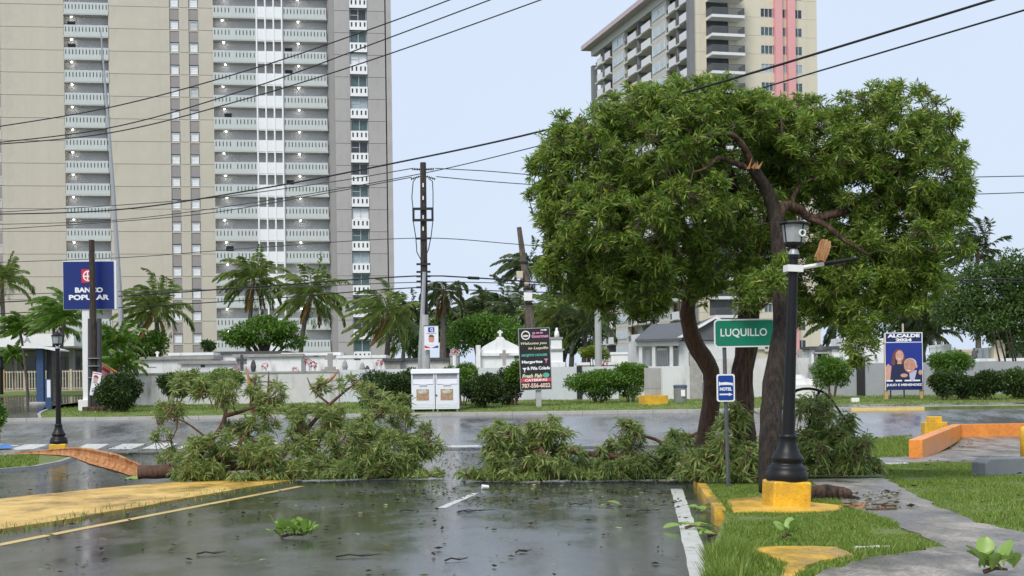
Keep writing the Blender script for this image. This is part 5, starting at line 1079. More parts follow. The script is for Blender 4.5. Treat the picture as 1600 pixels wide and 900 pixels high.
# ================================================================== PLANTS
def frond_arrays(base, az, el, L, wind, grav, nl=24, lw=.055, ll=.26):
    K = 12; d = np.array([math.cos(az) * math.cos(el), math.sin(az) * math.cos(el), math.sin(el)]); p = np.array(base, float); pts = [p.copy()]; ds = [d.copy()]
    for i in range(K):
        s_ = (i + 1) / K; d = d + np.array(wind) * .32 * s_ + np.array([0, 0, -1]) * grav * .30 * s_; d /= np.linalg.norm(d); p = p + d * L / K; pts.append(p.copy()); ds.append(d.copy())
    pts = np.array(pts); ds = np.array(ds); V, F = [], []
    # rachis: thin three-sided strip
    for i in range(K):
        up_ = np.array([0, 0, 1.]); sd_ = np.cross(ds[i], up_); sd_ /= np.linalg.norm(sd_) + 1e-6; w = .035 * (1 - i / K) + .008; o = len(V)
        V += [pts[i] - sd_ * w, pts[i] + sd_ * w, pts[i + 1] + sd_ * w * .9, pts[i + 1] - sd_ * w * .9]; F += [(o, o + 1, o + 2), (o, o + 2, o + 3)]
    for j in range(nl):
        t = .12 + .88 * (j + .5) / nl; x = t * K; i = min(int(x), K - 1); q = pts[i] + (pts[i + 1] - pts[i]) * (x - i); dd = ds[i]
        sd_ = np.cross(dd, [0, 0, 1.]); sd_ /= np.linalg.norm(sd_) + 1e-6; le = L * ll * (math.sin(math.pi * min(1, t * .82 + .16)) * .9 + .15) * random.uniform(.85, 1.1)
        for s_ in (-1, 1):
            k = sd_ * s_ * .75 + dd * .75 + np.array([0, 0, -.55]) * random.uniform(.5, 1.3) + np.array(wind) * .55 + RNG.normal(0, .08, 3); k /= np.linalg.norm(k)
            wv = np.cross(k, sd_ * s_ + np.array([0, 0, .3])); wv /= np.linalg.norm(wv) + 1e-6; o = len(V)
            m_ = q + k * le * .5; tip = q + k * le + np.array([0, 0, -.14 * le])
            V += [q, m_ + wv * lw * .5, m_ - wv * lw * .5, tip]; F += [(o, o + 1, o + 2), (o + 1, o + 3, o + 2)]
    return np.array(V), np.array(F)
WIND = (-.75, -.1, .12)
def palm(label, bx, Y, cx, cy, L, n=15, wind=.5, m='palm_green', r=.15, grav=.9, dead=2, name='coconut_palm', group=None, each=True, zbase=None, el=(-.25, 1.25), lw=None, nl=24, bend=.0):
    n = int(n * 1.5); nl = 34; b = onground(bx, Y); top = P(cx, cy, Y + random.uniform(-.3, .3)); t = thing(name, label, 'palm tree', b, group=group); base = np.array(b)
    tp = np.array(top) - base; K = 8; pts = []
    for i in range(K + 1):
        s_ = i / K; pts.append(Vector((tp[0] * (s_ ** 1.6) + bend * math.sin(math.pi * s_), tp[1] * s_, tp[2] * s_ - (.2 if i == 0 else 0))))
    MB().tube(pts, [r * (1.35 - .55 * i / K) for i in range(K + 1)], 9, .05).build('trunk', 'palm_bark', t, smooth=True)
    w = [x * wind for x in WIND]; Vs, Fs, o = [], [], 0; lw = lw or max(.085, 2.6 / S(Y))
    for i in range(n):
        az = i * 2.399 + random.uniform(-.3, .3); q = i / max(1, n - 1); e = el[1] + (el[0] - el[1]) * q + random.uniform(-.12, .12); isdead = i >= n - dead
        V, F = frond_arrays(tp, az, -.9 if isdead else e, L * random.uniform(.82, 1.08) * (.8 if isdead else 1), w, grav * (1.3 if isdead else 1), nl, lw)
        if each: link('frond', np_mesh('frond', V, F, 'palm_dead' if isdead else m), t)
        else: Vs.append(V); Fs.append(F + o); o += len(V)
    if not each: tag(link('crown', np_mesh('crown', np.concatenate(Vs), np.concatenate(Fs), m), t), kind='stuff')
    hub = MB().lathe([(.02, tp[2] - .35), (r * .9, tp[2] - .25), (r * 1.1, tp[2]), (.04, tp[2] + .18)], 8, tp[0], tp[1]); hub.build('crown_shaft', 'palm_dead', t)
    return t
palm('coconut palm at the very edge beside the tower wall', 8, 95, 3, 440, 2.6, 16, .35, dead=2)
palm('wind-bent palm with bright fronds over the shelter roof', 44, 78, 32, 519, 1.7, 14, 1.0, 'palm_bright', .07, dead=0, el=(.1, 1.3), group=None)
palm('taller wind-bent bright palm beside the left lamp lantern', 92, 76, 100, 500, 2.3, 16, 1.15, 'palm_bright', .10, dead=0, el=(.0, 1.3))
palm('second stem palm close behind the lamp lantern', 86, 79, 84, 512, 2.0, 13, 1.1, 'palm_bright', .09, dead=0, el=(.0, 1.3))
palm('short yellow-green palm against the bank wall', 24, 84, 19, 556, 1.1, 12, .3, 'palm_bright', .06, dead=0)
palm('bushy bright palm right of the bank sign post', 188, 74, 180, 540, 1.9, 20, .35, 'palm_bright', .10, dead=0, el=(-.2, 1.35))
palm('low clump palm behind the round bush', 186, 72, 190, 572, 1.4, 14, .25, 'palm_bright', .08, dead=0)
palm('dark coconut palm with windswept top left of the window columns', 252, 92, 243, 486, 3.0, 20, .75, 'palm_green', .16, dead=2)
palm('coconut palm with yellowing lower fronds before the white screens', 385, 98, 396, 437, 2.9, 20, .35, 'palm_green', .15, dead=3, el=(-.7, 1.3))
palm('coconut palm with hanging orange fronds before the right balconies', 474, 96, 486, 462, 3.1, 20, .4, 'palm_green', .15, dead=3, el=(-.7, 1.25), bend=-.3)
palm('drooping coconut palm blown sideways beside the grey wing', 594, 84, 606, 490, 2.9, 20, 1.1, 'palm_green', .15, dead=3, el=(-.9, 1.2), bend=.25)
palm('thin dark palm between the tower and the utility pole', 640, 125, 640, 490, 2.4, 13, .5, 'palm_dark', .14, each=False)
palm('ragged dark palm with bent fronds right of the utility pole', 692, 95, 694, 456, 2.3, 12, .3, 'palm_dark', .20, dead=4, grav=1.7, el=(-.5, 1.0))
palm('battered dark palm head behind the snapped pole', 826, 100, 822, 412, 2.5, 14, 1.0, 'palm_dark', .17, dead=2, el=(-.8, .9))
bgp = 'windswept palms far behind the cemetery'
PL = ['windswept palm rising behind the bright spreading tree', 'tallest windswept palm behind the chapel tree', 'windswept palm just before the snapped pole', 'low windswept palm beside the ragged dark palm', 'greener windswept palm right of the snapped pole', 'windswept palm whose head nears the tree crown', 'windswept palm beside the pale concrete pole', 'thin far palm behind the pole banner', 'small far palm next to the tower edge']
for i, (bx, Y, cx, cy, L) in enumerate(((746, 118, 752, 488, 3.0), (776, 122, 784, 480, 3.4), (800, 116, 806, 492, 3.2), (712, 128, 716, 502, 2.6), (866, 112, 872, 492, 3.6), (892, 118, 900, 480, 3.4), (912, 112, 916, 505, 3.2), (660, 130, 668, 500, 2.4), (628, 135, 634, 510, 2.2))):
    palm(PL[i], bx, Y, cx, cy, L, 14, .95, 'palm_dark' if i != 4 else 'palm_green', .18, dead=0, each=False, group=bgp, el=(-.6, 1.2))
palm('windblown coconut palm rising over the dark rounded tree', 1530, 110, 1527, 395, 3.4, 18, 1.15, 'palm_dark', .18, dead=0, el=(-.3, 1.35))
palm('loose palm with pale fronds beside the dark rounded tree', 1470, 105, 1462, 452, 2.0, 13, .9, 'palm_dark', .14, dead=0, each=False)
for bx, cx, cy, lb in ((1460, 1452, 520, 'pale arching palm just above the campaign board'), (1300, 1306, 505, 'dark palm behind the white vault'), (1440, 1437, 490, 'dark palm behind the hanging leaves')):
    palm(lb, bx, 100, cx, cy, 2.6, 14, .5, 'palm_dark', .14, dead=1, each=False)

def clump_mesh(name, blobs, n, leaf, m, parent, base, aspect=.4, droop=.15, shell=.55, outward=.7, nl=1):
    """leaf mass through several ellipsoids (c, r) in world coordinates"""
    vol = np.array([r[0] * r[1] * r[2] for c, r in blobs]) ** .667; vol /= vol.sum(); P_, D_ = [], []
    for (c, r), f in zip(blobs, vol):
        k = max(20, int(n * f)); p, d = ell_points(k, c, r, shell); p += RNG.normal(0, .06 * min(r), p.shape)
        P_.append(p); D_.append(d * outward + RNG.normal(0, .55, d.shape))
    p = np.concatenate(P_) - np.array(base); d = np.concatenate(D_); k = len(p); V, F = leaf_arrays(p, d, leaf * RNG.uniform(.6, 1.3, k), leaf * aspect * RNG.uniform(.7, 1.2, k), droop)
    return tag(link(name, np_mesh(name, V, F, m), parent), kind='stuff')
def lumps(c, r, n, f=.45):
    """break an ellipsoid into irregular lobes"""
    out = [(c, [x * .78 for x in r])]
    for i in range(n):
        d = RNG.normal(size=3); d /= np.linalg.norm(d); d[2] = abs(d[2]) * .9 if random.random() < .7 else d[2]; g = random.uniform(.75, 1.3) * f
        out.append(([c[j] + d[j] * r[j] * .72 for j in range(3)], [x * g for x in r]))
    return out
def bush(label, px, py, rx, ry, Y, m='leaf_bush', n=3200, leaf=.13, depth=None, name='shrub', lobes=9, core=True, group=None, aspect=.5):
    s_ = S(Y); c = P(px, py, Y); r = [rx / s_, depth or rx / s_ * .85, ry / s_]; b = (c.x, Y, gz(Y) + .08); t = thing(name, label, 'shrub', b, group=group)
    clump_mesh('foliage', lumps(list(c), [r[0] * .98, r[1] * .9, r[2] * .98], lobes, .42), int(n * 2.2), leaf, m, t, b, aspect, .1, .35)
    st = MB()
    for i in range(4): a = i * 1.57 + .4; st.tube([(.1 * math.cos(a), .1 * math.sin(a), -.1), (r[0] * .4 * math.cos(a), r[1] * .4 * math.sin(a), (c.z - b[2]) * .9)], [.04, .02], 5)
    st.build('stem', 'twig_brown', t); return t
bush('dense round clipped bush beside the bank sign post', 188, 617, 34, 34, 66.3, n=5200)
bush('dark small bush half hidden behind the fallen branches', 270, 603, 24, 20, 68); bush('wider bush rising behind the fallen tree', 338, 597, 45, 22, 68, 'leaf_bright')
bush('big dark hedge bush left of the donation bins', 602, 608, 50, 31, 66.5, n=5200); bush('dark hedge bush behind the donation bins', 640, 607, 34, 30, 67.5)
bush('round clipped bush right of the donation bins', 752, 610, 32, 29, 65.8, n=4600); bush('lighter hedge top behind the round clipped bush', 722, 596, 34, 26, 68, 'leaf_bright'); bush('dark hedge bush beside the restaurant sign', 790, 607, 34, 30, 68.5, n=3600); bush('bright leafy shrub left edge of the restaurant sign', 803, 588, 16, 22, 68, 'leaf_bright', 1800)
bush('sprawling bright vine shrub over the white wall', 935, 602, 50, 22, 70, 'leaf_bright', 5200, lobes=16); bush('dense end of the vine shrub by the utility cabinet', 985, 598, 32, 29, 70.3, 'leaf_bright', 3600)
bush('yellow-green shrub on the graves', 930, 551, 24, 12, 80, 'leaf_yellow', 1400, core=False)
bush('leafy rounded shrub before the grey wall', 1300, 580, 31, 27, 71, 'leaf_bright', 2600, leaf=.17, core=False, aspect=.3)
bush('upright shrub right of the campaign board', 1484, 572, 36, 26, 70, 'leaf_bright', 2800, leaf=.16, aspect=.3); bush('low clipped shrub below the upright shrub', 1476, 603, 23, 20, 67.5, n=2400); bush('clipped hedge bush in front of the grey wall', 1535, 602, 34, 23, 67.5, n=3600); bush('clipped hedge bush at the end of the row', 1590, 600, 36, 26, 67.5, 'leaf_dark', 3600); bush('clipped dark shrub between the two hedge ends', 1505, 606, 22, 19, 68, n=2000)
bush('leaf spray at the frame edge by the driveway', -6, 650, 14, 22, 58, 'leaf_bright', 600, leaf=.2, core=False, aspect=.3)

def broad_tree(label, px, Y, blobs, n, leaf, m, trunk_px, r=.22, name='broadleaf_tree', group=None, nl=6, aspect=.45):
    b = onground(trunk_px, Y); t = thing(name, label, 'tree', b, group=group); s_ = S(Y); bl = []
    for (x, y, rx, ry, dy) in blobs: c = P(x, y, Y + dy); bl += lumps(list(c), [rx / s_, rx / s_ * .8, ry / s_], nl, .4)
    clump_mesh('crown', bl, n, leaf, m, t, b, aspect, .15, .5)
    base = Vector(b); tr = MB(); x, y, rx, ry, dy = blobs[0]; c = P(x, y + ry * .3, Y) - base
    tr.tube([(0, 0, -.2), c * .4 + Vector((.1, 0, 0)), c], [r * 1.2, r, r * .6], 8, .06)
    for (x, y, rx, ry, dy) in blobs:
        for q in range(3): e = P(x + random.uniform(-.6, .6) * rx, y + random.uniform(-.5, .3) * ry, Y + dy) - base; tr.tube([c * .5, (c * .5 + e) * .5 + Vector((0, 0, .2)), e], [r * .5, r * .35, r * .1], 6)
    tr.build('trunk', 'bark_dark', t); return t
broad_tree('wide flat-topped dark green tree before the tower foot', 410, 93, [(415, 520, 48, 22, 0), (375, 528, 30, 18, 0), (450, 532, 28, 14, 0), (410, 505, 25, 12, 0)], 6500, .24, 'leaf_bright', 412)
broad_tree('small dark tree by the lowest tower window', 322, 96, [(327, 540, 12, 9, 0)], 500, .22, 'leaf_dark', 326, .08); broad_tree('dark rounded shrub tree left of the tombs', 250, 92, [(240, 540, 30, 25, 0), (215, 545, 20, 25, 0)], 3000, .22, 'leaf_bright', 240, .12)
broad_tree('bright green spreading tree behind the gabled chapel', 760, 98, [(765, 520, 55, 32, 0), (720, 530, 30, 32, 0), (810, 535, 30, 28, 0), (745, 505, 30, 18, 0)], 7500, .26, 'leaf_bright', 760)
fg = 'dark trees behind the cemetery'
for i, (bl, tp_) in enumerate((([(650, 535, 28, 26, 0)], 650), ([(700, 515, 26, 34, 0)], 700), ([(745, 498, 26, 18, 0)], 745), ([(830, 520, 34, 34, 0)], 832), ([(880, 525, 32, 36, 0)], 880), ([(920, 522, 28, 40, 0)], 918), ([(790, 545, 40, 18, 0)], 792))):
    broad_tree(['low dark tree behind the cream vault', 'dark tree behind the pole banner', 'dark treetop above the bright spreading tree', 'dark tree behind the foot of the snapped pole', 'dark tree behind the tiered monument', 'dark tree beside the pale concrete pole', 'wide low dark tree behind the gabled chapel'][i], 0, 122 + i, bl, 2600, .34, 'leaf_dark', tp_, .2, group=fg)
for bl, tp_, lb, m in (([(1330, 500, 34, 60, 0), (1305, 470, 20, 40, 0)], 1330, 'dark mixed foliage tree behind the white chapel', 'leaf_dark'), ([(1390, 500, 40, 50, 0)], 1395, 'dark tree behind the campaign board', 'leaf_dark'), ([(1440, 505, 34, 48, 0)], 1445, 'dark tree beside the arching palm', 'leaf_dark')):
    broad_tree(lb, 0, 118, bl, 3600, .32, m, tp_, .2)
broad_tree('dark dense rounded tree above the right-hand hedge', 1550, 82, [(1560, 455, 75, 62, 0), (1510, 490, 48, 42, 0), (1600, 440, 50, 55, 0), (1570, 505, 80, 40, 0), (1620, 500, 60, 60, 1)], 30000, .22, 'leaf_dark', 1570, .3, nl=8)
for i, (x0, x1) in enumerate(((1551, 1567), (1558, 1578), (1571, 1590), (1577, 1592))):
    b = onground(x1, 77.5); t = thing('thin_stem', 'thin dark leaning stem under the rounded tree', 'tree stem', b, group='thin leaning stems above the grey wall'); base = Vector(b); MB().tube([(0, 0, -.1), P((x0 + x1) / 2 + 2, 560, 77.5) - base, P(x0, 515, 77.5) - base], [.06, .05, .035], 6).build('stem', 'bark_dark', t)

# ---- large tree: limbs drawn from the photograph, leaf rosettes on twigs
def limb_points(limbs, step=.12):
    out = []
    for pts, rr in limbs:
        for (a, ra), (b, rb) in zip(zip(pts[:-1], rr[:-1]), zip(pts[1:], rr[1:])):
            n = max(2, int((b - a).length / step))
            for i in range(n): q = i / n; out.append(list(a + (b - a) * q))
        out.append(list(pts[-1]))
    return np.array(out)
def smooth_limb(pts, rr, sub=4, jit=.03):
    A = [Vector(p) for p in pts]; out, ro = [], []
    for i in range(len(A) - 1):
        p0, p1, p2, p3 = A[max(i - 1, 0)], A[i], A[i + 1], A[min(i + 2, len(A) - 1)]
        for k in range(sub):
            t = k / sub; q = .5 * ((2 * p1) + (p2 - p0) * t + (2 * p0 - 5 * p1 + 4 * p2 - p3) * t * t + (-p0 + 3 * p1 - 3 * p2 + p3) * t ** 3)
            r = rr[i] + (rr[i + 1] - rr[i]) * t; out.append(q + Vector((random.uniform(-1, 1), random.uniform(-1, 1), random.uniform(-1, 1))) * jit * r * 2); ro.append(r)
    out.append(A[-1]); ro.append(rr[-1]); return out, ro
def leafy_tree(name, label, base, limbs_px, crowns, mleaf, mbark, L, W, ground_lift=None, dens=1.0, mtwig='twig_brown', tuft=9, tsize=1.0, twig_r=.012, nl=15, droop=.25, up=.35, hang=0.0, cat='tree', barks=None):
    """limbs_px: [(px,py,Y)...],[radii]; crowns: (px,py,rx,ry,Y,ry_depth_m,count,shell)"""
    t = thing(name, label, cat, base); bv = Vector(base); limbs = []
    for i, (pp, rr) in enumerate(limbs_px):
        pts, ro = smooth_limb([P(*p) if not isinstance(p, Vector) else p for p in pp], rr); limbs.append((pts, ro)); m_ = (barks or {}).get(i, mbark)
        MB().tube(pts, ro, 12 if rr[0] > .1 else 7, .07).build('trunk' if rr[0] > .15 else 'limb', m_, t, smooth=True, world_coords=True)
    LP = limb_points(limbs, .2); Cs, As = [], []; tw = MB()
    for (x, y, rx, ry, Y, ryd, cnt, shell) in crowns:
        c = P(x, y, Y); s_ = S(Y); k = max(1, int(cnt * dens / tuft)); hc, hd = ell_points(k, list(c), (rx / s_ * .94, ryd * .94, ry / s_ * .92), shell)
        # foliage grows in tufts: rosettes sit on the outer, upper side of each tuft
        idx = np.repeat(np.arange(k), tuft); td = RNG.normal(size=(len(idx), 3)) + hd[idx] * .6 + np.array([0, 0, .55]); td /= np.linalg.norm(td, axis=1, keepdims=True)
        rad = RNG.uniform(.22, .42, k)[idx][:, None] * tsize; p = hc[idx] + td * rad * np.array([1, 1, .75])
        d = td + RNG.normal(0, .35, td.shape) + np.array([0, 0, up]); d /= np.linalg.norm(d, axis=1, keepdims=True)
        Cs.append(p); As.append(d)
    C = np.concatenate(Cs); A = np.concatenate(As)
    if ground_lift is not None: C[:, 2] = np.maximum(C[:, 2], np.interp(C[:, 1], KX, KZ) + ground_lift + .06)
    # hierarchical twigs: clusters join to local hubs, hubs join to limbs
    nh = max(4, len(C) // 9); hubs = C[RNG.choice(len(C), nh, replace=False)].copy(); hubs[:, 2] -= .12
    hubs = hubs[np.argsort(((hubs[:, None, :] - LP[None, ::3, :]) ** 2).sum(-1).min(1))]; NET = np.zeros((len(LP) + nh, 3)); nn_ = len(LP); NET[:nn_] = LP     # each twig springs from the nearest limb or twig
    for h in hubs:
        if ground_lift is not None: h[2] = max(h[2], gz(h[1]) + ground_lift + .04)
        dd = np.linalg.norm(NET[:nn_] - h, axis=1); j = int(np.argmin(dd + RNG.uniform(0, .12, nn_))); a = Vector(NET[j]); NET[nn_] = h; nn_ += 1; b = Vector(h); mid = (a + b) / 2 + Vector((random.uniform(-.12, .12), random.uniform(-.12, .12), random.uniform(-.1, .18))) * (b - a).length
        if ground_lift is not None: mid.z = max(mid.z, gz(mid.y) + ground_lift + .03)
        q = min(3.0, .8 + (b - a).length * .5); tw.tube([a, mid, b], [twig_r * 1.6 * q, twig_r * 1.25 * q, twig_r], 4)
    for i in range(len(C)):
        dd = np.linalg.norm(hubs - C[i], axis=1); j = int(np.argmin(dd))
        if dd[j] > .05: a = Vector(hubs[j]); b = Vector(C[i]); tw.tube([a, (a + b) / 2 + Vector((0, 0, .06)) * (b - a).length, b], [twig_r, twig_r * .8, twig_r * .5], 3)
    tag(tw.build('twigs', mtwig, t, world_coords=True), kind='stuff')
    V, F = whorls(C - np.array(bv), A, nl, L, W, droop)
    if ground_lift is not None:
        V5 = V.reshape(-1, 5, 3); lo = (V5[:, :, 2] - (np.interp(V5[:, :, 1] + bv.y, KX, KZ) + ground_lift - bv.z)).min(1); V5 = V5.copy(); V5[:, :, 2] += np.where(lo < 0, -lo + RNG.uniform(.002, .03, len(lo)), 0)[:, None]; V5 = V5[lo > -.32]
        V = V5.reshape(-1, 3); b_ = (np.arange(len(V5)) * 5)[:, None]; F = np.concatenate([b_ + np.array([q]) for q in ([0, 2, 1], [0, 3, 2], [1, 2, 4], [2, 3, 4])], 0)
    tag(link('leaves', np_mesh('leaves', V, F, mleaf), t), kind='stuff'); return t
tb = G(1207, 748, VL)
limbs = [([(1203, 768, 27.0), (1204, 690, 27.2), (1208, 600, 27.6), (1221, 520, 28.0), (1219, 450, 28.4), (1213, 345, 29), (1199, 300, 29), (1180, 268, 28.8), (1173, 254, 28.8)], [.22, .20, .205, .175, .155, .14, .13, .11, .095]),     # front trunk
         ([(1168, 762, 31.5), (1164, 700, 31.5), (1160, 600, 31.5), (1168, 520, 31.4), (1172, 440, 31), (1178, 390, 30.8), (1150, 300, 31), (1120, 200, 31)], [.30, .26, .235, .235, .20, .15, .10, .05]),   # middle trunk
         ([(1108, 740, 32.5), (1102, 690, 32.5), (1112, 620, 32.4), (1110, 580, 32.2), (1085, 535, 32), (1074, 490, 31.8), (1080, 450, 31.6), (1090, 410, 31.5), (1060, 340, 31), (1010, 270, 30.5), (960, 220, 30.5)], [.23, .21, .20, .195, .185, .165, .15, .125, .10, .07, .04]),  # bent trunk
         ([(1174, 258, 28.8), (1165, 235, 28.6), (1150, 215, 28.4), (1135, 209, 28.2), (1110, 211, 28), (1090, 216, 27.9)], [.09, .07, .06, .055, .045, .02]),
         ([(1168, 262, 28.8), (1140, 252, 28.5), (1122, 247, 28.2), (1105, 262, 28), (1080, 270, 27.8)], [.07, .05, .045, .03, .015]),
         ([(1212, 350, 29), (1226, 322, 29.2), (1250, 328, 29.4), (1265, 340, 29.5), (1290, 338, 29.6), (1330, 325, 29.8), (1370, 300, 30), (1420, 250, 30)], [.12, .10, .09, .09, .085, .075, .055, .02]),
         ([(1262, 340, 29.5), (1290, 352, 29.2), (1320, 376, 29), (1360, 400, 29)], [.07, .06, .045, .02]),
         ([(1330, 325, 29.8), (1380, 326, 29.8), (1430, 310, 30)], [.06, .05, .02]),
         ([(1235, 325, 29.4), (1250, 290, 29.8), (1285, 275, 30), (1320, 255, 30)], [.05, .05, .04, .02]),
         ([(1178, 395, 30.8), (1240, 300, 31), (1300, 230, 31.5), (1360, 170, 31.5)], [.16, .13, .09, .03]),
         ([(1085, 430, 31.5), (1030, 400, 31), (960, 380, 30.5), (900, 400, 30.5)], [.10, .08, .05, .02]),
         ([(1078, 470, 31.7), (1050, 460, 31.3), (1010, 450, 31)], [.06, .04, .02]),
         ([(1150, 300, 31), (1100, 270, 30), (1040, 230, 29.5), (980, 190, 29.5)], [.10, .08, .06, .02])]
crowns = [(1020, 225, 135, 95, 29.5, 1.9, 230, .5), (915, 255, 78, 90, 30.0, 1.5, 150, .45), (965, 345, 115, 85, 29.5, 1.9, 190, .5), (1085, 185, 105, 62, 29.8, 1.7, 150, .5), (1050, 320, 105, 80, 29.3, 1.7, 150, .5),
          (880, 320, 48, 40, 30, 1.0, 45, .3), (900, 400, 48, 55, 30, 1.0, 62, .3), (1000, 430, 75, 45, 29.5, 1.3, 95, .45), (955, 440, 45, 40, 29.8, 1.0, 45, .3), (1180, 200, 50, 55, 30.5, 1.2, 60, .4), (1150, 175, 50, 30, 30.2, 1.0, 40, .4),
          (1280, 225, 105, 78, 30.5, 1.8, 170, .5), (1390, 215, 95, 82, 30.2, 1.8, 170, .5), (1445, 275, 62, 90, 29.8, 1.5, 115, .45), (1340, 300, 120, 65, 30.6, 1.5, 130, .45), (1410, 370, 70, 60, 29.6, 1.2, 80, .4),
          (1345, 400, 85, 62, 30.4, 1.2, 85, .4), (1355, 445, 68, 36, 29.6, 1.0, 55, .35), (1338, 500, 30, 34, 29.6, .7, 24, .3), (1290, 440, 60, 55, 30.6, 1.0, 55, .35), (1180, 340, 70, 60, 30.6, 1.2, 85, .4), (1130, 390, 60, 60, 30.2, 1.2, 70, .4),
          (1180, 452, 40, 30, 29.2, .6, 26, .3), (1216, 425, 20, 28, 27.3, .3, 12, .3), (1420, 420, 42, 32, 29.6, .8, 30, .3), (1475, 360, 30, 50, 29.6, .9, 34, .3), (1100, 440, 38, 40, 30.4, .8, 26, .3), (990, 465, 62, 30, 30.2, 1.0, 48, .3), (930, 450, 40, 32, 30.2, .9, 34, .3), (868, 425, 28, 34, 30.2, .7, 22, .3), (1300, 395, 60, 48, 30.8, 1.0, 50, .3), (1445, 430, 36, 36, 29.6, .8, 26, .3), (1275, 480, 34, 36, 30.8, .7, 20, .3), (1345, 545, 20, 26, 29.4, .4, 10, .3), (1400, 465, 40, 26, 29.6, .7, 22, .3), (845, 290, 22, 50, 30, .6, 18, .3), (1490, 300, 22, 50, 29.8, .6, 20, .3), (1222, 262, 58, 62, 31.6, .9, 60, .2), (1235, 195, 55, 42, 31.4, .9, 40, .2), (1140, 320, 40, 60, 31.6, .8, 36, .2), (1190, 400, 50, 50, 31.8, .8, 36, .2)]
TD = .87     # the photographed columns at the depth of the sign post and plinth
limbs = [([(x, y, Y * TD) for x, y, Y in pp], [r * TD for r in rr]) for pp, rr in limbs]
crowns = [(x, y, rx, ry, Y * TD, d * .95, c, sh) for x, y, rx, ry, Y, d, c, sh in crowns]
leafy_tree('large_tree', 'large storm-torn shade tree with three trunks and a broken upper limb', (tb.x, tb.y, tb.z), limbs, crowns, 'leaf_main', 'bark_brown', .145, .028, nl=18, droop=.2, dens=5.2, mtwig='twig_dark', twig_r=.008, up=.45, tuft=8, tsize=.62, barks={0: 'bark_dark', 2: 'bark_smooth'})
bt_ = bpy.data.objects['large_tree']; sh_ = MB(); c = P(1176, 255, 28.7 * TD)
for i in range(9): a = i * .75; sh_.tube([c + Vector((.09 * math.cos(a), .08 * math.sin(a), -.1)), c + Vector((.11 * math.cos(a) + random.uniform(-.06, .1), .1 * math.sin(a), random.uniform(-.03, .13)))], [.025, .003], 4)
sh_.build('broken_splinters', 'split_wood', bt_, world_coords=True)

# ---- fallen tree on the median
def GY(px, Y, h=0.0):
    p = onground(px, Y); return Vector((p.x, p.y, p.z + h))
fb = G(216, 748, .09)
Yf0 = fb.y
lf = [([GY(214, Yf0, .24), GY(250, Yf0 + .1, .23), GY(290, Yf0 + .2, .26), GY(350, Yf0 + .4, .32), GY(430, Yf0 + .6, .36), GY(520, Yf0 + .6, .32), GY(600, Yf0 + .4, .28)], [.155, .15, .15, .11, .09, .06, .03]),
      ([GY(290, Yf0 + .2, .30), P(330, 690, Yf0 + .5), P(352, 650, Yf0 + .7), P(340, 620, Yf0 + .8), P(300, 590, Yf0 + .9)], [.08, .06, .05, .035, .015]), ([P(352, 650, Yf0 + .7), P(385, 640, Yf0 + .8), P(415, 625, Yf0 + .9), P(420, 580, Yf0 + 1.0)], [.05, .04, .03, .012]),
      ([GY(350, Yf0 + .4, .35), P(395, 660, Yf0 + .7), P(392, 630, Yf0 + .9), P(400, 590, Yf0 + 1.0)], [.06, .05, .035, .015]), ([GY(430, Yf0 + .6, .35), P(480, 670, Yf0 + .8), P(515, 632, Yf0 + 1.0), P(560, 595, Yf0 + 1.2)], [.06, .05, .04, .015]), ([P(515, 632, Yf0 + 1), P(490, 610, Yf0 + 1), P(480, 590, Yf0 + 1.1)], [.03, .02, .01]),
      ([GY(520, Yf0 + .6, .3), P(580, 660, Yf0 + .8), P(610, 635, Yf0 + .8)], [.05, .04, .015]), ([GY(600, Yf0 + .4, .28), P(650, 700, Yf0 + .4), P(675, 672, Yf0 + .3)], [.035, .025, .012]), ([P(330, 690, Yf0 + .5), P(290, 660, Yf0 + .3), P(260, 650, Yf0 + .2)], [.03, .02, .01]), ([P(300, 600, Yf0 + .9), P(270, 640, Yf0 + .8), P(240, 640, Yf0 + .8)], [.02, .015, .008]),
      ([GY(470, Yf0 - .2, .25), GY(420, Yf0 - .3, .16), GY(400, Yf0 - .4, .1)], [.035, .03, .02])]
cf = [(300, 600, 40, 22, Yf0 + .8, .7, 24, .3), (350, 605, 50, 24, Yf0 + .9, .8, 34, .3), (420, 605, 34, 26, Yf0 + 1, .6, 18, .3), (415, 650, 35, 25, Yf0 + .9, .6, 20, .3), (530, 600, 40, 16, Yf0 + 1.2, .6, 13, .3), (590, 615, 30, 20, Yf0 + 1, .5, 12, .3),
      (262, 645, 24, 16, Yf0 + .4, .4, 12, .3), (258, 695, 18, 22, Yf0 + .3, .3, 11, .3), (318, 715, 42, 32, Yf0 - .1, .8, 52, .4), (300, 738, 30, 14, Yf0 - .4, .5, 22, .4), (370, 690, 55, 35, Yf0 + .3, .9, 60, .4), (440, 710, 60, 34, Yf0 + .2, .9, 70, .4), (500, 660, 55, 32, Yf0 + .8, .8, 55, .4),
      (560, 690, 65, 40, Yf0 + .4, 1.0, 85, .4), (620, 700, 55, 40, Yf0 + .1, .9, 75, .4), (590, 730, 75, 20, Yf0 - .3, .7, 65, .4), (610, 645, 40, 25, Yf0 + .6, .6, 28, .3), (668, 690, 20, 26, Yf0 + .2, .4, 18, .3), (640, 740, 45, 10, Yf0 - .4, .5, 24, .4), (500, 735, 50, 14, Yf0 - .2, .5, 36, .4), (280, 600, 18, 14, Yf0 + .9, .4, 8, .3)]
cf += [(x, 749 - (x - 500) * .004, 28, 7, Yf0 - .1 + random.uniform(-.25, .35), .6, 13, .2) for x in range(300, 690, 30)]
leafy_tree('fallen_tree', 'uprooted leafy tree lying across the yellow median with a split trunk', tuple(fb), lf, cf, 'leaf_fallen', 'bark_smooth', .195, .031, ground_lift=.02, dens=2.5, nl=18, droop=.25, up=.35, tuft=5, tsize=.55, cat='fallen tree')
ft_ = bpy.data.objects['fallen_tree']
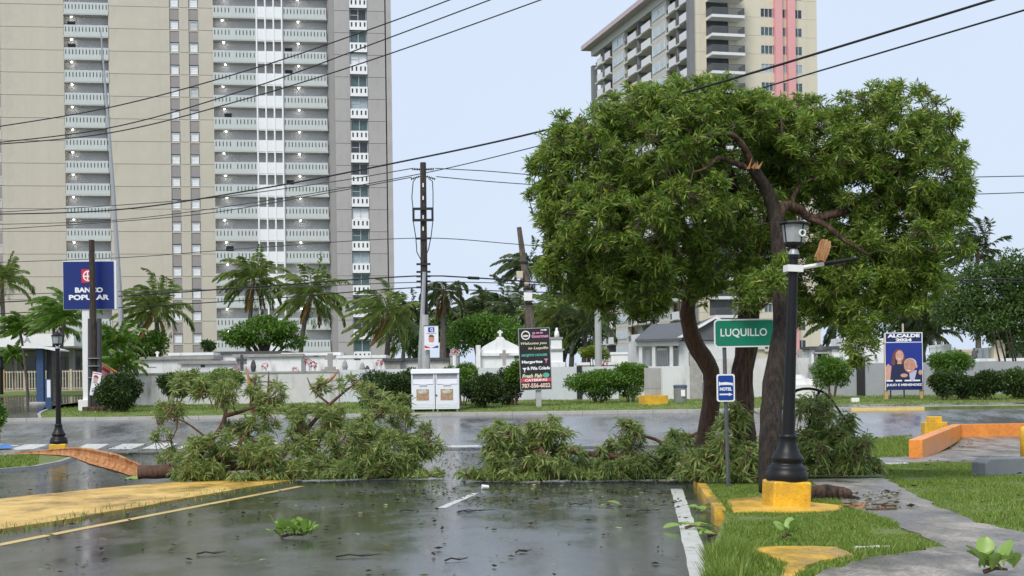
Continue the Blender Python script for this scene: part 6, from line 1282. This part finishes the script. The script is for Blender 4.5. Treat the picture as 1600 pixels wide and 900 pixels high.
# torn plank of the trunk
A0 = Vector(fb); pl_ = [GY(216, Yf0, .20), P(180, 727, Yf0), P(140, 717, Yf0 + .1), P(112, 709, Yf0 + .2), P(60, 708, Yf0 + .3), P(22, 709, Yf0 + .4)]; wd = [.20, .24, .22, .14, .05, .012]; mb = MB(); K = 7
pts, ro = smooth_limb(pl_, wd, 4, .0); vs_ = []
for i, (p, r) in enumerate(zip(pts, ro)):
    for s_, off in ((1, 0), (.78, .035)):
        rr_ = [j for j in range(K)] if s_ == 1 else [K - 1 - j for j in range(K)]
        for j in rr_: a = math.radians(-45 - 88 + 176 * j / (K - 1)); q = r * s_ * random.uniform(.95, 1.05); vs_.append(p + Vector((0, math.cos(a) * q, math.sin(a) * q + r * .35)))
n = 2 * K; mb.add(vs_, [(i * n + j, i * n + (j + 1) % n, (i + 1) * n + (j + 1) % n, (i + 1) * n + j) for i in range(len(pts) - 1) for j in range(n)] + [tuple(range(n - 1, -1, -1)), tuple(range((len(pts) - 1) * n, len(pts) * n))])
mb.build('torn_plank', 'split_wood', ft_, world_coords=True)
for pp in ([(500, 605), (520, 590), (528, 580)], [(395, 628), (388, 590), (384, 572)], [(440, 628), (410, 624), (390, 622)]):
    MB().tube([P(x, y, Yf0 + 1.1) for x, y in pp], [.05, .035, .012], 6).build('bare_splinter', 'split_wood', ft_, world_coords=True)

# ---- fallen limbs across the lane
cbp = G(905, 752); Yc = cbp.y
lc = [([GY(1150, Yc, .35), P(1100, 722, Yc), P(1045, 722, Yc), P(1000, 716, Yc), P(955, 713, Yc - .1), P(900, 706, Yc - .1), P(860, 702, Yc - .1), P(826, 690, Yc - .1), P(808, 672, Yc)], [.14, .13, .11, .09, .07, .055, .05, .04, .018]), ([P(1060, 722, Yc), P(1030, 690, Yc + .2), P(1005, 680, Yc + .3), P(985, 660, Yc + .4)], [.05, .04, .03, .012]),
      ([P(1100, 720, Yc + .3), P(1075, 690, Yc + .5), P(1100, 672, Yc + .6), P(1140, 668, Yc + .6)], [.05, .04, .03, .012]), ([P(955, 730, Yc - .2), P(920, 742, Yc - .3)], [.035, .015]), ([P(870, 702, Yc - .1), P(858, 680, Yc), P(852, 660, Yc + .1)], [.025, .018, .01])]
cc_ = [(780, 680, 26, 26, Yc, .6, 24, .3), (800, 715, 48, 32, Yc - .1, .8, 58, .4), (850, 675, 32, 26, Yc + .1, .6, 30, .3), (870, 725, 60, 24, Yc - .1, .8, 55, .4), (745, 742, 22, 8, Yc - .2, .4, 10, .3), (960, 725, 40, 26, Yc, .7, 42, .4), (978, 685, 22, 28, Yc + .2, .5, 24, .3), (1000, 725, 36, 24, Yc, .7, 36, .4), (1060, 725, 46, 26, Yc, .8, 44, .4), (1060, 695, 36, 18, Yc + .5, .6, 20, .3), (1100, 735, 50, 18, Yc - .3, .7, 44, .4), (930, 742, 60, 10, Yc - .3, .5, 30, .4), (885, 690, 30, 20, Yc, .4, 12, .3)]
cc_ += [(x, 751, 28, 7, Yc + random.uniform(-.25, .35), .6, 13, .2) for x in range(745, 1110, 30)]
leafy_tree('fallen_limb', 'torn limb with drooping leaves lying across the wet lane', tuple(cbp), lc, cc_, 'leaf_fallen', 'bark_smooth', .21, .037, ground_lift=.02, dens=2.5, nl=16, droop=.4, up=.25, tuft=5, tsize=.55, cat='fallen branch')
hb = G(1300, 745, VL); Yh = hb.y
lh = [([P(1222, 640, Yh), P(1245, 610, Yh), P(1285, 612, Yh), P(1310, 640, Yh - .1), P(1335, 680, Yh - .2), P(1345, 710, Yh - .3)], [.03, .03, .025, .02, .016, .008]), ([P(1280, 612, Yh), P(1265, 660, Yh), P(1260, 700, Yh)], [.03, .025, .012]), ([P(1300, 640, Yh), P(1290, 690, Yh), P(1300, 720, Yh - .2)], [.03, .02, .01])]
chh = [(1262, 640, 26, 30, Yh, .5, 16, .3), (1295, 650, 32, 32, Yh, .6, 30, .3), (1290, 700, 46, 34, Yh - .1, .8, 62, .4), (1325, 700, 36, 36, Yh - .2, .7, 42, .4), (1280, 730, 42, 14, Yh - .3, .6, 30, .4), (1345, 728, 26, 14, Yh - .4, .5, 20, .4), (1250, 705, 24, 34, Yh, .5, 24, .4)]
leafy_tree('hanging_limb', 'snapped leafy limb slumped beside the trunk onto the footpath', tuple(hb), lh, chh, 'leaf_fallen', 'bark_dark', .21, .037, ground_lift=VL + .02, dens=2.0, nl=15, droop=.45, up=.3, tuft=5, tsize=.55, cat='fallen branch')
hb2 = G(1140, 757, VL); Y2 = hb2.y + .35
lh2 = [([P(1152, 640, Y2), P(1138, 655, Y2 - .1), P(1132, 700, Y2 - .2)], [.03, .025, .01])]
ch2 = [(1142, 652, 22, 26, Y2, .4, 18, .3), (1135, 695, 32, 34, Y2, .7, 40, .4), (1160, 715, 34, 26, Y2 - .3, .6, 34, .4), (1110, 720, 34, 24, Y2, .6, 30, .4), (1180, 730, 26, 18, Y2 - .4, .4, 26, .4), (1160, 738, 34, 12, Y2 - .5, .4, 30, .4), (1095, 735, 30, 14, Y2, .5, 24, .4)]
leafy_tree('leafy_heap', 'heap of torn leafy twigs around the middle trunk and sign post', tuple(hb2), lh2, ch2, 'leaf_fallen', 'bark_dark', .21, .037, ground_lift=VL + .02, dens=2.0, nl=14, droop=.4, up=.3, tuft=5, tsize=.55, cat='fallen branch')
# broken log end on the footpath
lg_ = G(1310, 782, VL); t = thing('root_log', 'rotten broken log with a thin forked end behind the yellow plinth', 'log', lg_); base = Vector(lg_); YG_ = lg_.y
MB().tube([P(1262, 771, YG_) - base, P(1290, 770, YG_) - base, P(1320, 772, YG_) - base, P(1330, 770, YG_) - base], [.10, .13, .10, .05], 10, .12).build('log', 'bark_brown', t, smooth=True); MB().tube([P(1310, 775, YG_) - base, P(1340, 781, YG_) - base, P(1358, 789, YG_) - base], [.07, .05, .02], 8, .1).build('fork', 'bark_dark', t, smooth=True)
for i in range(14): x = random.uniform(1320, 1395); y = random.uniform(786, 797); a = G(x, y, VL + .03) - base; boxm('splinter', 'split_wood' if i % 2 else 'bark_brown', t, -.1, .1, -.012, .012, -.006, .012, loc=a).rotation_euler = (0, 0, random.uniform(-.5, .5))

# ---- big-leaved sprigs
def big_leaf():
    mb = MB(); prof = [(0, 0.012), (.25, .26), (.5, .42), (.75, .44), (.92, .28), (1.0, .04)]; vs_ = []
    for s_, w in prof: zc_ = -.28 * s_ * s_ + .12 * s_; vs_ += [(s_, -w * .62, zc_ + .10 * w), (s_, 0, zc_ - .04), (s_, w * .62, zc_ + .10 * w)]
    return mb.add(vs_, [f for i in range(len(prof) - 1) for f in ((3 * i, 3 * i + 1, 3 * i + 4, 3 * i + 3), (3 * i + 1, 3 * i + 2, 3 * i + 5, 3 * i + 4))]).mesh('big_leaf', 'leaf_fresh', True)
bl_ = big_leaf()
def sprig(label, base, n, size, spread, elev=(.05, .9), stretch=1.0):
    t = thing('leafy_sprig', label, 'leaves', base); MB().tube([(-.3 * spread, 0, .025), (0, .02, .05), (.3 * spread, 0, .04)], [.02, .018, .01], 6).build('stem', 'twig_brown', t)
    for i in range(n):
        o = link('leaf', bl_, t, (random.uniform(-.5, .5) * spread * stretch, random.uniform(-.3, .3) * spread, .04 + .05 * random.random())); s_ = size * random.uniform(.7, 1.15); o.scale = (s_,) * 3; o.rotation_euler = (random.uniform(-.4, .4), -random.uniform(*elev), i * 2.4 + random.uniform(-.3, .3))
sprig('torn sprig of big fresh green leaves on the wet lane', tuple(G(457, 842)), 48, .19, .46, (.3, 1.4)); sprig('small sprig of round leaves on the verge grass', tuple(G(1230, 843, VL + .03)), 7, .19, .14, (.3, 1.2)); sprig('sprig of round leaves lying on the footpath', tuple(G(1556, 899, VL + .03)), 14, .22, .3, (.4, 1.3)); sprig('flat big leaves fallen across the white edge line', tuple(G(1086, 828)), 7, .24, .4, (-.1, .15)); sprig('big leaves in the gutter by the yellow kerb', tuple(G(1100, 800)), 8, .22, .34, (.0, .3)); sprig('big leaves resting at the weeds by the edge line', tuple(G(1118, 842, .0)), 6, .22, .3, (.1, .5)); sprig('single yellow-green leaf lying on the wet lane', tuple(G(950, 792)), 2, .2, .05, (-.1, .1)); sprig('leaf scrap beside the torn trunk of the fallen tree', tuple(G(200, 752, .09)), 4, .24, .25, (-.1, .2))
for i, (x, y, l, an) in enumerate(((745, 800, .55, .1), (730, 802, .3, .05), (985, 808, .18, 1), (715, 878, .25, .3), (330, 868, .3, .1), (560, 872, .45, .05), (1010, 800, .3, .2), (820, 865, .2, .4), (905, 790, .3, .0), (640, 800, .3, .3))):
    t = thing('fallen_twig', 'short broken twig on the wet asphalt', 'twig', tuple(G(x, y)), an, group='twigs lying on the road'); MB().tube([(-l / 2, 0, .015), (-l * .2, .05, .03), (l * .1, .01, .015), (l / 2, .06, .03)], [.009, .008, .007, .003], 5).build('stick', 'bark_dark', t); MB().tube([(0, .02, .02), (l * .25, .08, .03)], [.005, .002], 4).build('side_shoot', 'bark_dark', t)
